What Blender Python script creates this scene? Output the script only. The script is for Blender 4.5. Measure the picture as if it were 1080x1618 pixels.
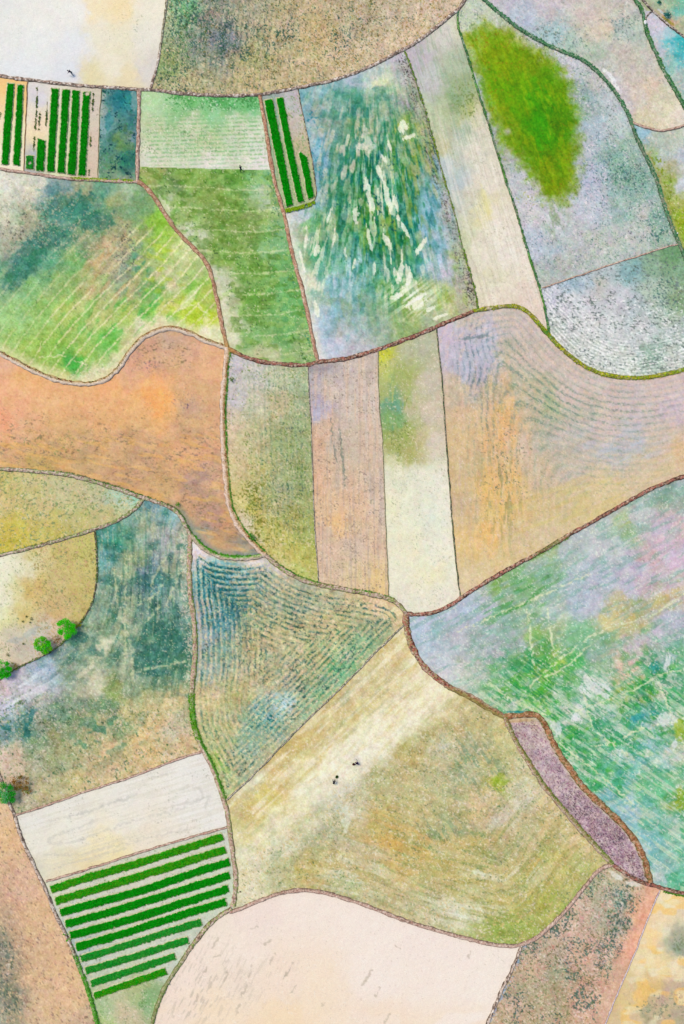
import bpy, math, random
import numpy as np
R=math.radians
for o in list(bpy.data.objects): bpy.data.objects.remove(o)
SC=0.12                                    # metres per photograph pixel on the ground
def W(px,py,z=0.0): return ((px-540.0)*SC,(809.0-py)*SC,z)
scene=bpy.context.scene
# camera: a drone looking straight down
cam=bpy.data.objects.new('camera',bpy.data.cameras.new('camera')); scene.collection.objects.link(cam); scene.camera=cam
cam.data.sensor_fit='VERTICAL'; cam.data.sensor_height=36; cam.data.lens=35
cam.location=(0,0,1618*SC*35/36); cam.data.clip_end=4000; cam.data.clip_start=1
# bright overcast daylight
SUN_EL,SUN_AZ=R(58),R(310)
w=bpy.data.worlds.new('World'); scene.world=w; w.use_nodes=True; nt=w.node_tree
sky=nt.nodes.new('ShaderNodeTexSky'); sky.sky_type='NISHITA'; sky.sun_disc=False; sky.sun_elevation=SUN_EL; sky.sun_rotation=SUN_AZ
bg=nt.nodes['Background']; nt.links.new(sky.outputs[0],bg.inputs[0]); bg.inputs[1].default_value=.09
sl=bpy.data.lights.new('sun','SUN'); sl.energy=1.5; sl.angle=R(24); sl.color=(1,.88,.72)
sun=bpy.data.objects.new('sun',sl); scene.collection.objects.link(sun)
from mathutils import Vector
sd=Vector((math.sin(SUN_AZ)*math.cos(SUN_EL),math.cos(SUN_AZ)*math.cos(SUN_EL),math.sin(SUN_EL)))
sun.rotation_euler=sd.to_track_quat('Z','Y').to_euler(); sun.location=sd*300
scene.view_settings.view_transform='Standard'; scene.view_settings.look='None'; scene.view_settings.exposure=1.15; scene.view_settings.gamma=1
scene.render.engine='CYCLES'
GAIN=np.array([1.387,1.404,1.53],np.float32)      # picture value of a white ground under this light
def lin(c): 
    c=np.asarray(c,np.float32); return np.where(c<=.04045,c/12.92,((c+.055)/1.055)**2.4)
def alb(c): return np.clip(lin(c)/GAIN,0.0,.85)
# ---- survey of the site: photograph pixels (x right, y down); 1 px = 0.12 m on the ground ----
def P(s): return [tuple(float(v) for v in t.split(',')) for t in s.split()]
# banks: name -> (polyline, width px, style)
LINES = {
'b_top': (P("-30,117 0,120 40,126 100,133 160,138 219,141 238,142 300,149 360,152 412,150 473,138 530,127 583,107 637,78 673,57 707,28 722,17 735,0 745,-25"),5.5,'pale'),
'b_2': (P("238,142 240,133 252,87 260,27 263,0 266,-25"),4,'pale'),
'b_3': (P("219,141 219,200 217,240 217,287"),6,'pinky'),
'b_4': (P("-30,264 0,267 33,272 100,282 143,285 217,288"),5,'pinky'),
'b_5': (P("43,127 40,200 37,271"),2.2,'thin'),
'b_6': (P("160,138 157,178 156,220 154,286"),1.6,'faint'),
'b_7': (P("217,288 225,291 233,298 247,317 263,343 283,370 313,400 326,415 333,430 343,475 353,525 359,550"),6.5,'red'),
'b_8': (P("410,151 420,203 428,260 437,300 450,343 460,400 480,465 493,532 502,571"),6,'red'),
'b_9': (P("359,550 370,556 390,566 420,573 457,577 485,577 503,572 547,567 573,560 627,542 687,518 720,503 747,492"),6.5,'brown'),
'b_9y': (P("747,492 773,487 800,483 820,485 837,495 853,515 867,530 880,545 900,563 927,582 960,594 997,598 1030,596 1080,585 1115,574"),6,'yellowgrass'),
'b_10': (P("638,78 653,117 670,170 688,233 703,290 718,337 732,398 750,456 755,490"),2.4,'greenthin'),
'b_11': (P("724,17 722,30 726,52 737,83 753,140 773,200 797,280 817,340 835,403 848,442 858,472 867,525"),3.2,'greendark'),
'b_12': (P("745,-20 762,-3 787,20 830,53 877,78 907,88 933,103 957,127 977,153 992,180 998,197 1003,213 1020,247 1037,283 1050,327 1063,363 1080,403 1098,445"),5,'greendark'),
'b_13': (P("998,193 1013,200 1040,207 1063,204 1080,198 1115,186"),4,'pinky'),
'b_14': (P("990,-20 1003,0 1014,15 1018,37 1023,57 1033,77 1047,110 1067,143 1080,167 1098,200"),5.5,'greendark'),
'b_14b': (P("1003,-16 1015,0 1030,17 1053,37 1080,58 1115,84"),4,'grey'),
'b_14c': (P("1018,37 1020,28 1026,20 1031,18"),2.2,'grey'),
'b_15': (P("1070,386 1040,394 1010,404 953,422 907,438 856,455"),2.6,'pinky'),
'b_16': (P("-30,546 0,558 27,573 60,590 93,602 127,607 150,606 173,597 190,579 207,552 227,532 250,521 273,518 300,526 327,540 359,550"),8,'paledots'),
'b_17': (P("359,550 357,568 355,592 351,638 352,688 357,755 360,795 367,813 377,832 393,852 410,870 418,876"),9,'palegreen'),
'b_18': (P("-30,740 0,741 33,743 83,747 123,753 167,767 200,777 227,787 257,796 280,808 290,824 301,845"),6.5,'greenedge'),
'b_18b': (P("301,845 318,865 340,878 360,882 385,883 403,881 418,877"),7.5,'palegrass'),
'b_19': (P("301,845 298,893 300,943 307,983 308,1043 302,1093 303,1127 310,1163 325,1193 337,1215 346,1243 354,1263 360,1291 367,1346 373,1386 371,1410 368,1432"),7.5,'greenedge2'),
'b_20': (P("-30,885 0,878 50,865 100,852 150,837 187,822 213,806 227,788"),5.5,'greenedge'),
'b_21': (P("150,838 153,877 153,920 147,950 133,977 110,1003 87,1027 47,1045 17,1061 0,1073 -25,1092"),3,'brownthin'),
'b_22': (P("323,1186 280,1200 240,1215 217,1225 133,1251 67,1275 25,1288"),3.4,'pinky'),
'b_23': (P("-28,1180 0,1225 13,1268 24,1290 33,1323 53,1366 70,1400 87,1443 110,1490 130,1540 143,1576 153,1616 160,1650"),5.5,'palebrown'),
'b_24': (P("363,1306 283,1328 200,1353 133,1375 73,1393"),3.4,'pinky'),
'b_25': (P("366,1436 340,1450 317,1476 297,1503 277,1533 260,1560 247,1590 240,1618 233,1650"),6.5,'pinkgreen'),
'b_26': (P("362,1441 380,1436 410,1423 440,1411 477,1406 510,1410 547,1420 593,1436 643,1456 693,1471 720,1478 763,1490 797,1495 820,1494 847,1483 870,1463 893,1440 917,1410 937,1383 953,1370 967,1366"),6,'pinky'),
'b_27': (P("967,1366 987,1380 1010,1393 1037,1400 1053,1406 1080,1411 1115,1420"),6,'brown'),
'b_28': (P("824,1492 810,1530 793,1563 770,1616 757,1648"),5,'palebrown'),
'b_29': (P("1042,1406 1020,1460 997,1520 973,1573 957,1616 945,1650"),2.6,'lilac'),
'b_30': (P("641,970 642,997 652,1027 672,1057 697,1078 720,1091 747,1103 773,1120 797,1133"),8.8,'redbrown'),
'b_30b': (P("797,1133 805,1153 820,1180 840,1213 860,1243 887,1276 927,1322 967,1366"),7.5,'dotgreen'),
'b_31': (P("797,1133 837,1128 853,1132 862,1147 872,1172 887,1197 902,1217 920,1244 953,1275 987,1306 1007,1333 1021,1366 1027,1394"),9,'redochre'),
'b_33': (P("641,970 677,971 707,960 730,943 770,918 820,890 853,872 903,843 953,815 970,805 1013,780 1053,762 1080,753 1115,741"),6,'brown'),
'b_34': (P("418,877 443,898 473,915 503,924 547,932 593,940 620,948 634,960 641,970"),7,'pinkgreen'),
'b_35': (P("641,985 593,1030 553,1073 493,1130 443,1180 410,1215 358,1264"),2.8,'greythin'),
'b_36': (P("486,578 488,618 492,688 495,805 500,877 503,922"),1.8,'greythin'),
'b_37': (P("597,553 598,638 605,705 608,805 612,893 614,944"),1.4,'faint'),
'b_38': (P("689,518 697,588 703,672 712,798 720,893 727,944"),2.4,'darkthin'),
'b_39': (P("470,139 482,200 493,253 500,300 498,315 492,320 453,334"),1.8,'brownthin'),
}
# soil boundaries without a bank
EDGES = [P("219,263 330,266 428,268")]
FIELDS = {
'F1': ((100,50),"0,0,D9D9D5 60,30,E2DFD8 120,20,E3E0DA 150,10,EAD6B4 190,10,E8D2A8 240,10,E2DBC8 0,60,DDDCD8 60,70,DEDFDC 120,70,D9DAE0 150,60,E0D9C4 190,70,DDD6BC 230,60,DDD8CA 30,110,DADCE0 113,115,D3D5E0 140,120,D9CDA6 200,120,DCCDAA 235,110,CFC9C2 180,100,E2D9C4"),
'F2': ((400,60),"265,20,A9AF8B 290,10,6FAA7C 260,110,8FA16A 250,130,A9A67C 330,30,928F82 350,60,7F8790 320,80,8A9180 380,40,A9A487 450,50,B5A684 500,60,C0A87C 560,40,B3A589 620,30,B9AA90 690,20,C6AE94 300,130,B5AB82 400,130,BEAB80 480,110,BBA982 560,90,C6AF90 640,60,CDB497 400,90,A9A274"),
'F3a': ((15,200),"10,140,F3BE82 35,140,F5BE85 20,160,EFC894 5,190,EBD3B5 5,250,EBDCC4 30,250,E5D9BE 22,210,E2DCB4"),
'F3b': ((150,220),"60,150,C9C6CC 50,250,A9ABAA 55,170,DCD0BC 70,200,E8CFB5 55,215,E6D2AC 65,145,D6D0C6 85,160,DDD3C0 145,160,C8BCAE 150,220,CDB7A8 148,270,C9B5A2 90,250,D8D8B0 120,200,BCC2B4 104,200,D8DCA8 90,205,DDD6B4"),
'F3c': ((185,200),"170,160,4E7F8A 190,150,2D7480 205,160,3F9090 200,200,4B7F7C 190,220,6C8C62 210,210,6F87A0 165,230,5A8A80 200,250,3E7A72 180,260,6B9070 163,200,7F9FA2 160,155,B5B2A4 160,170,A9AEA4 190,284,8A9A84 178,215,4F8078"),
'F4': ((300,230),"240,160,A9C79A 300,160,6DAE6D 350,160,5FA864 395,165,72B276 240,200,B9C4A0 300,200,BCC4A4 380,200,C4C9B0 400,210,C9CDB8 240,255,CBCBB5 330,258,D4D2C4 420,262,D8D4CC 330,230,B3C096 280,175,8FB888 340,178,90BE8C"),
'F5': ((380,400),"240,275,9BA35F 260,300,7A9A5A 275,296,6F8A5A 300,280,86AA55 380,275,6FA24E 410,280,7FB07A 430,300,A9B99A 300,340,8FA962 350,330,78964A 400,350,8AA05F 440,380,80B078 350,400,7FA050 400,430,79A352 450,430,6FA866 370,480,A8B088 400,480,6FA048 460,480,6FAE68 365,520,C2BEA4 400,530,7DAA66 450,530,6FA560 480,550,93A874 420,560,B0B488 260,322,B5C2A0 300,375,B8C0A0 337,440,C0BDA5 345,470,BBBF9C 320,300,84A052 280,320,8CAA64"),
'F6': ((460,240),"430,160,98A39E 460,160,B5B0B5 465,200,BDB2A6 475,230,BAA98C 440,240,9AB08A 485,280,A9B28A 450,320,A5B58C 425,200,90B090"),
'F7': ((560,300),"480,150,84A8B5 510,150,8FB3C0 560,120,A9AFC9 620,95,B5AEBB 600,120,B8BEB8 610,130,C2C9A8 640,110,ABA9A9 480,190,8FA9CC 500,170,9AA5A0 520,160,7FA39C 560,160,6FA090 600,170,7FA58E 640,160,9A9A97 660,190,8F9F80 500,220,8AA8CC 505,260,7FA0C4 520,200,8C9F94 560,200,97AA82 590,200,93AA8C 545,235,A6AF9C 610,210,57A088 640,205,A8B060 665,200,A8A83F 670,225,8FA050 690,240,9C9AA0 700,270,8FA2C2 560,260,6A9F8C 600,250,5A9E8A 630,250,5C9C58 660,250,9AA55A 540,290,7FA58A 580,280,4D9C84 620,300,5FA58A 660,300,6FA49A 690,310,8AAAD0 715,330,9FA09A 500,300,88A9BC 470,340,B4B7D0 470,370,A8AC98 490,350,86B878 520,350,A9B290 540,330,5DA57F 560,340,6FA870 590,350,73A558 620,340,3F9580 640,360,3A9A86 670,350,88AAC9 700,380,93A8CC 730,400,9CB060 480,400,9CB08C 500,400,52A075 520,420,7FB39A 560,430,9ABCC9 600,420,62A38C 620,400,3F9572 650,400,4FA079 680,410,A9B4D8 700,430,B5B0C4 735,450,A6A094 490,450,CFCDB5 500,470,86AFA0 530,450,9DB3C9 550,460,A0B8C4 580,470,85A48A 610,460,6FA562 640,470,86A95E 660,480,A5B270 700,470,B5BC7C 740,480,A9A58C 510,520,A2AECA 530,540,B2B0CC 520,500,A0AFCF 560,510,8FA8A4 600,510,93A590 640,500,93A96A 680,495,ADAF90 560,550,AEAAB8"),
'F8': ((780,400),"660,90,B5ACB5 700,50,C2BEB5 715,40,C9C9B0 680,130,B8B8B8 720,100,A9B59A 735,130,97A97C 720,160,86A070 690,180,B3BE9A 740,180,A8B070 700,230,B9B890 720,230,B5BBA9 735,210,9AB095 760,200,D2C9B8 748,195,CFC9A8 700,260,B0BEBE 720,290,A9B5B8 745,230,D6CCBC 770,280,D9CCBA 740,320,C4BFA9 765,330,D6CC98 790,350,D9CEBE 760,400,D6CDB8 800,400,D9CFC0 780,440,D3CCAE 820,430,D8CBB8 790,470,D8C9B5 840,470,D5C0B0 730,380,BFC4A0 855,490,D8C4B5 725,325,B8BEB0"),
'F9': ((980,300),"735,40,B8C0A0 760,20,B5BFA5 790,60,AFB2A8 745,60,A6B070 740,100,AFAFA5 760,130,9FB0BE 800,60,B0B584 850,80,B0B4B9 900,110,B5B5C0 940,130,B7B3B0 960,160,AEB4BB 900,140,8FA5A2 920,170,90AD98 930,150,8FA3A9 780,200,A5B0B9 800,250,A3A9A0 940,200,9FAEC2 980,200,AEBABB 1000,230,8FAA9C 920,230,A9AFC0 930,280,AFB0D0 970,250,86AE9C 990,280,82A895 1010,300,86AB9A 820,290,B4B4BA 860,320,B8B8C4 940,330,B1B3C9 980,330,93B0A5 1020,330,B4B5B0 1040,340,7FA895 840,340,BFBBBB 900,360,B5B6BB 840,380,AEB3CC 880,390,A9B4B8 940,380,AEB5AC 1000,370,B3BAB2 1050,370,8FAE98 870,430,9CA9A9 900,420,A9AEA6 860,440,A9B0A6 1060,395,A0A89C"),
'F10': ((920,60),"790,10,B8B0C2 830,30,A5ACCB 870,50,98B4BC 900,70,9CB8A8 940,85,A5B5A0 870,10,BDB2B5 920,20,C2B4AB 950,45,CCB89E 980,15,BDB5A8 985,45,9FB0A8 1000,40,A9B5A8 930,60,BFB8A6 960,100,B5B4AD 980,90,BDB3A4 1000,110,BEB2A5 1030,130,D0B69C 1010,150,C9B5A4 1050,150,C7C0A0 1020,185,CBBE98 1060,180,CFC5A4 1075,185,D6C6B4 990,160,C2B8BB 1030,100,B8B6A8 1050,130,BDB6A8 960,130,C2B9BD"),
'F11': ((1070,20),"1060,10,8FB094 1075,15,6DB3A0 1050,25,C9A58A 1065,35,C4A28A 1078,45,A0A88A 1040,5,A0AA90"),
'F12': ((1065,110),"1035,40,C0B8CC 1050,60,B8BCCC 1058,68,5FB5BD 1078,70,35A5AE 1075,90,62AEB5 1055,95,93B8B0 1075,120,A9B8B0 1042,75,BFB8C4"),
'F13': ((1062,250),"1010,212,8FB0CC 1040,220,A9B3A6 1070,215,AEB5A6 1030,245,99AE7C 1050,240,A5B3AA 1060,270,A9A98C 1075,250,AEB4C2 1078,290,B5B8C6 1055,285,96A84A 1070,320,A8B060 1078,350,8FA820 1065,345,9CB040 1078,380,85A430"),
'F14': ((980,520),"870,470,B5B2CE 900,445,93AECB 920,440,A0B5CB 945,450,B5B2AA 900,480,BFBDCA 960,430,A8B3B8 1000,430,7FAAB0 1030,420,86A888 1060,410,6FA06C 1075,430,7FA882 930,480,C2BDC8 980,470,BBB9C9 1000,480,A5B0B9 1030,460,A2B8A2 1070,480,8AAA80 880,520,B8BDB8 920,520,BDBFBF 960,520,BFC0C2 1010,520,B9BCC0 1050,500,A3B6A8 1070,530,A5B3AD 900,550,B8BEB5 940,560,BBC2B8 980,575,BFC6BC 1030,560,8FB09C 1060,570,B3BBB2"),
'F15': ((150,400),"10,290,CDCABC 50,290,C9C4B0 80,295,8AA09C 100,300,7A9898 130,300,9AA07C 160,300,6D9E86 200,300,9BB093 10,340,C4C0A9 40,350,A6A288 80,345,90A090 100,330,5F9785 130,330,559783 150,340,7FA080 180,320,93A070 210,330,86A57C 225,320,7DA070 20,390,A5A38F 60,385,6F8F7C 100,380,5F8F78 140,380,8A9A74 170,390,C0A37A 200,370,A5A078 190,400,A9A088 220,400,7FA582 15,430,6F9480 45,420,5A8E7C 80,410,6FA884 120,420,86AE6C 160,420,BCA87A 200,430,93A08C 230,420,A0B070 245,350,8FC044 260,390,9AC050 290,400,C0C890 0,440,8FB088 50,450,8AB87A 100,450,96B46A 150,460,B5B37A 200,460,96A880 240,465,72AE62 270,440,C5BC92 300,430,A6B878 310,460,8ABD50 325,470,B0BC60 20,500,97BE7A 60,500,96BC6A 100,500,A8BE66 150,500,AFBC72 200,500,A5C060 235,490,8CC060 270,490,C2C470 300,495,B0C83C 320,505,B5CC3A 330,530,D2CFA5 260,510,CDC69E 20,540,96B868 45,560,A0BE60 90,545,93BA58 130,560,A8BE60 170,545,82BE58 200,540,B2BC80 120,575,62B456 115,570,50AA4C 150,590,CCC49A 90,590,A8B860 180,575,C2BC90 230,515,C9C09C"),
'F16': ((200,680),"0,575,D9A68A 40,600,DFA878 0,620,E3A688 20,630,DDA582 0,670,E5A080 40,680,D2A482 80,640,DAA87E 120,620,DDA97C 170,620,E0A678 210,590,D2A085 240,560,C79C84 270,535,BFA089 300,545,C99F85 330,560,D5A684 345,570,D8A683 240,620,E8A56C 255,640,ECA66A 220,650,DBA97A 290,620,CFA37C 330,620,CBA07C 295,640,BF9F85 300,680,C29C7C 340,680,CFA07E 160,660,D8A67A 120,690,C79F76 60,710,C9A074 0,720,C9A077 140,700,BF9C78 200,700,C09B77 180,740,BD9875 260,720,C99C76 290,720,D3A07A 220,720,B99779 310,760,A98A82 340,750,C29A82 260,770,BE9A70 300,800,C09878 290,820,C29A6C 330,820,B08C80 350,830,C09274 340,850,B5906C 380,865,9A8C7C 395,868,8A8A80 320,845,8F9486 60,735,B59A68 120,740,B39870"),
'F17': ((430,700),"375,570,B8B5C8 400,590,B2B2B2 450,595,A9B398 480,600,97AC8C 370,630,B5B0BE 400,640,AFB09A 440,640,B5AC84 480,640,8FA080 370,680,C9B098 400,690,B3AC84 440,690,93A072 480,690,8A9F70 380,740,C6B58A 410,750,ACA66A 440,760,95A07C 480,760,8A9E68 380,790,C6B87A 400,800,B5AC52 440,790,9AA074 485,800,8F9C5C 390,830,D0BFA4 420,830,AEAA58 460,820,A3A05C 490,840,98A255 420,860,BDB060 460,870,B0AC50 400,850,CFBE98 440,890,C5B87A 490,895,ABA850 480,910,A9B860"),
'F18': ((545,750),"500,590,A6A0A4 540,590,BBADA8 580,590,C3B2A6 500,630,ABA0AA 505,650,A9A6C8 520,620,C4B0A0 560,640,C4B2A4 590,640,C6B5A8 500,700,CFA688 510,670,C9A88C 530,700,BDAB9A 560,700,C0AC98 590,700,C4B19E 500,760,D2A886 540,760,C4AC94 550,780,D3AC8A 590,760,C2AE9C 520,800,D5B08C 560,810,D3B08E 600,800,C8B5A4 510,850,CBAC94 530,830,DDB07C 560,860,C9B09C 600,860,D2B594 520,900,CBAF94 560,910,D2B88E 600,920,DAB880"),
'F19': ((660,800),"600,565,BFC040 610,580,B5B870 640,560,ADAF90 670,545,AFAE95 680,600,BDB2A0 610,620,A5AC70 620,640,6F9C84 622,660,7A9F6A 640,590,A0A96C 650,640,B9B292 680,650,C6B8A4 625,700,A6A86C 640,690,9AA25E 660,700,BDB28C 645,720,A5A46A 690,700,CBBFAE 620,740,CEC9A8 650,760,D0CFB4 680,750,D4D3BA 700,740,D2CDB8 615,800,D9D3A8 650,800,D3D2B0 680,810,CDD6C2 700,800,D5CFB8 640,860,DDD3A8 680,870,D3D5B8 710,870,DCD3BC 630,920,D8D0B5 670,930,D8D0B0 680,910,DCD29E 700,940,D8CFB8 650,955,CDC9B8"),
'F20': ((850,700),"700,530,C0B3C4 740,510,BDB3A8 800,500,BFB2A8 840,520,C0B0AC 720,550,B5ACC0 750,540,B3AEC4 770,530,B6B2C8 760,560,B0AEC6 740,580,ADAAC2 760,600,B3A8B4 800,550,B5AC98 840,560,BBADA2 880,580,C2B0AA 720,620,C2AE94 780,620,BBAB88 820,610,B5AC94 860,610,ACA98C 900,620,C0B0AA 960,630,C2B1AC 1040,620,C4B2AE 800,630,D8AF78 795,650,DDAF74 740,660,CDB08C 840,640,B5AD98 870,640,9EA886 930,650,B3ACA0 1000,640,BFB1B0 1060,640,C0AEB5 800,690,DDAD7C 780,700,DDAC78 830,700,C8AE98 860,690,A9A898 900,680,B5ACA2 960,680,C2B0AC 1040,690,C0B0A6 730,700,CDAF84 740,740,C6AE84 800,760,D6AE74 850,750,C0AD92 900,740,B9ADA0 970,720,AFAEAE 1000,700,B0B0B4 1050,730,C9B496 1070,710,D0AE88 740,800,C4AC88 770,780,DDB06C 800,800,D2AE70 850,800,C8B080 900,790,C2B088 960,770,CBB68A 1010,750,C9B594 780,840,D8B070 740,860,D9B880 820,850,CBB488 870,840,C9B58E 920,820,CBB689 760,900,D0B88E 735,930,CDB894 800,880,CDB68C"),
'F21': ((80,800),"0,760,B9AE70 50,760,BDB580 100,770,BAB48C 150,775,B5B490 190,785,A5BCA8 210,790,9CC8B4 0,800,C2B07A 60,800,BDB07C 120,800,BAB284 170,810,B8B080 20,840,C2B058 80,830,BDB068 130,825,B2AC72 10,865,BFB050 200,800,B5BC94"),
'F22': ((60,930),"0,900,D3CFA4 30,890,D6D2B2 60,870,C9BC8A 100,870,C0B072 140,860,BCB470 10,940,D6D3B0 30,930,D0C89A 50,930,C9AE72 90,920,BFAE7A 130,920,BCAE70 10,980,D3CFA0 40,970,C9B478 90,960,C2A87A 130,960,BCAE72 50,990,C9BDA0 90,990,CBAE92 20,1010,C4BBA5 60,1000,B9B9B0 30,1025,BDB0A2 70,1010,C2B0A8 0,1035,CFC0A8"),
'F23': ((220,1000),"240,800,6F93A2 260,810,80A8B0 200,820,7FA898 230,830,A0A88A 170,840,5A9A8C 180,860,3F9882 165,880,6FA5A2 200,850,6F9C80 210,880,9CA577 240,850,97A498 260,850,A3A6A4 290,850,A3A892 160,920,7FA08C 190,910,97A586 235,900,7A90A0 240,920,5F8A90 270,900,93A08A 285,950,8A9F90 160,960,7F9C88 200,960,93A384 230,960,6F9080 270,970,6F9286 250,1000,4F8474 280,1010,5A8A7C 220,1010,5C8A76 200,1000,A3AC88 160,1000,7F9A7A 130,1010,8A9A84 110,1040,5F8F78 60,1050,9AA8CC 75,1060,88A0C9 100,1030,8A9A98 20,1070,B9ADC0 40,1080,B5B0BE 0,1090,BFA9AE 0,1120,A8A8CC 30,1110,A5A9A8 60,1110,9BA092 60,1090,A9A8B0 110,1060,7F9478 130,1080,A0A58C 150,1080,C2BC9C 160,1020,C4BEA0 180,1040,6A8E78 200,1050,9BA88A 240,1050,5C8B76 280,1050,5F8C74 250,1080,6A8E70 210,1070,8FA084 180,1090,90A060 170,1120,5F8A6A 130,1120,7A927C 140,1090,B5B090 0,1150,7F94A0 20,1160,6F9494 45,1130,4C8680 40,1160,5F8C7C 60,1140,9A9C84 90,1130,6F9078 90,1160,9C9A72 30,1190,BFA98C 50,1180,8A9C7C 100,1190,A3A478 140,1150,8F9C72 150,1180,9CA070 190,1160,6F9A70 195,1145,5F9468 200,1130,B5AC70 240,1110,A9A878 270,1110,C2AE7C 220,1160,CFA870 250,1150,CBA472 240,1130,BFA774 290,1130,98A080 270,1165,B0AE94 290,1180,C2A47C 230,1190,D0A870 200,1180,B5A872 170,1190,D2A47C 160,1210,B8A578 100,1210,98A078 60,1220,A8A584 30,1220,C4AA94 10,1200,C9AE9C 120,1230,BFAE78 80,1250,B5AA80 40,1270,B0A888"),
'F24': ((430,1050),"310,880,C9BEC4 330,880,C6BCBE 400,890,C0BAC4 430,895,B4B4BE 340,895,5FA0A5 330,920,4A8F9A 370,900,7FA8A8 400,920,7F9A92 350,940,6F9490 370,960,4F8490 340,980,5F8C98 320,960,93A0AC 320,1000,9AA5A8 400,960,9AA078 440,950,8A9C86 430,920,93A090 480,950,8A9A88 520,950,9BA38C 560,950,B9AA84 600,955,D0B490 620,970,CDB890 600,985,7F9C7C 560,980,9AA57C 520,990,A9A878 540,1020,A0AE88 480,990,9AA07C 440,1000,A39F78 400,1020,A8A078 420,1040,96A080 460,1030,A9A586 500,1040,A0A47C 560,1040,7FA886 570,1020,6FA67C 540,1060,62A880 520,1080,6FA284 490,1060,A3A586 460,1080,93988C 430,1080,A3A07C 390,1060,AEA684 350,1040,86A090 330,1060,9BA89C 330,1100,BDAE84 380,1100,ADA878 420,1120,6FA0A0 440,1120,7FB0B8 450,1110,9BBFD0 410,1150,6FA898 430,1140,62A2A0 460,1140,93A488 400,1180,7FA094 420,1190,9AA888 360,1150,B5AE80 370,1200,A5A884 390,1220,8FA288 340,1160,A5AA80 360,1240,A5AE80 345,1200,98B060 480,1110,7FAE88 500,1100,79A984"),
'F25': ((650,1250),"640,1010,CDBC88 620,1040,CDB98C 660,1070,D6C8A0 600,1060,C9B98A 560,1090,C6B486 620,1090,D0C08F 680,1100,D6CBA0 520,1110,C5B07C 580,1120,D0C38C 640,1130,D8CFA8 690,1120,C4B888 720,1110,B5AC78 540,1150,C6B880 600,1160,D8CFA8 500,1150,C6B078 640,1160,C9C59C 680,1150,A5A26C 720,1150,ABA070 760,1140,B5A878 790,1150,BFB680 460,1180,C2AC70 500,1190,CBBC84 560,1190,D6D3B8 600,1190,C9C8B4 640,1190,A89F60 700,1180,B5B090 750,1170,9FA07C 440,1230,C9B078 400,1230,BFBA9C 480,1220,D3C896 520,1210,D8D2B4 560,1205,CCC8B8 540,1240,BDBDA8 600,1230,9FA070 640,1240,AFA678 700,1230,A5A880 740,1220,9FA584 780,1210,A8A876 800,1180,B9B480 820,1220,BDB890 380,1270,C2B585 400,1280,C6AE6A 420,1260,CFBB70 450,1280,D3C788 500,1250,C5C4A8 520,1280,A9B09A 490,1320,9FA584 560,1290,BDB8A0 540,1310,A3A888 600,1300,C0A864 620,1330,C4A254 650,1280,B5AC80 590,1350,B8A678 700,1300,A3A478 720,1330,AEA474 760,1280,C9B090 780,1260,C2B08C 790,1290,BDB3A4 830,1270,BDB8A8 820,1240,BDBA9C 790,1240,8FA830 400,1320,CFC58C 380,1360,CBC8A8 430,1310,C9C090 440,1340,BFC2AC 400,1380,C6C6A8 420,1400,A9B08A 390,1420,B0B8A0 460,1360,A5AC80 480,1370,B8A560 520,1370,B5AC78 560,1350,B3A888 600,1390,B5AC88 540,1390,A6B08A 640,1370,BFA562 660,1340,B09C5C 700,1370,A0A060 740,1350,B8A870 650,1410,B5AE88 700,1400,AEA670 740,1400,AEA664 780,1380,B3A870 780,1340,A9A070 830,1320,B3AA80 860,1280,C6B084 870,1310,BDA878 900,1320,C9B084 930,1350,BDAE7C 870,1350,ADA658 850,1400,A9A65C 890,1390,B0AC64 830,1440,A0A458 860,1420,9BA84A 780,1430,B0AA68 740,1440,BCC09C 700,1440,B5B494 720,1455,C4C4A4 790,1470,86A048 830,1470,8FA44C 760,1475,98AC58 920,1370,A0A860 680,1450,B8B090"),
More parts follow.
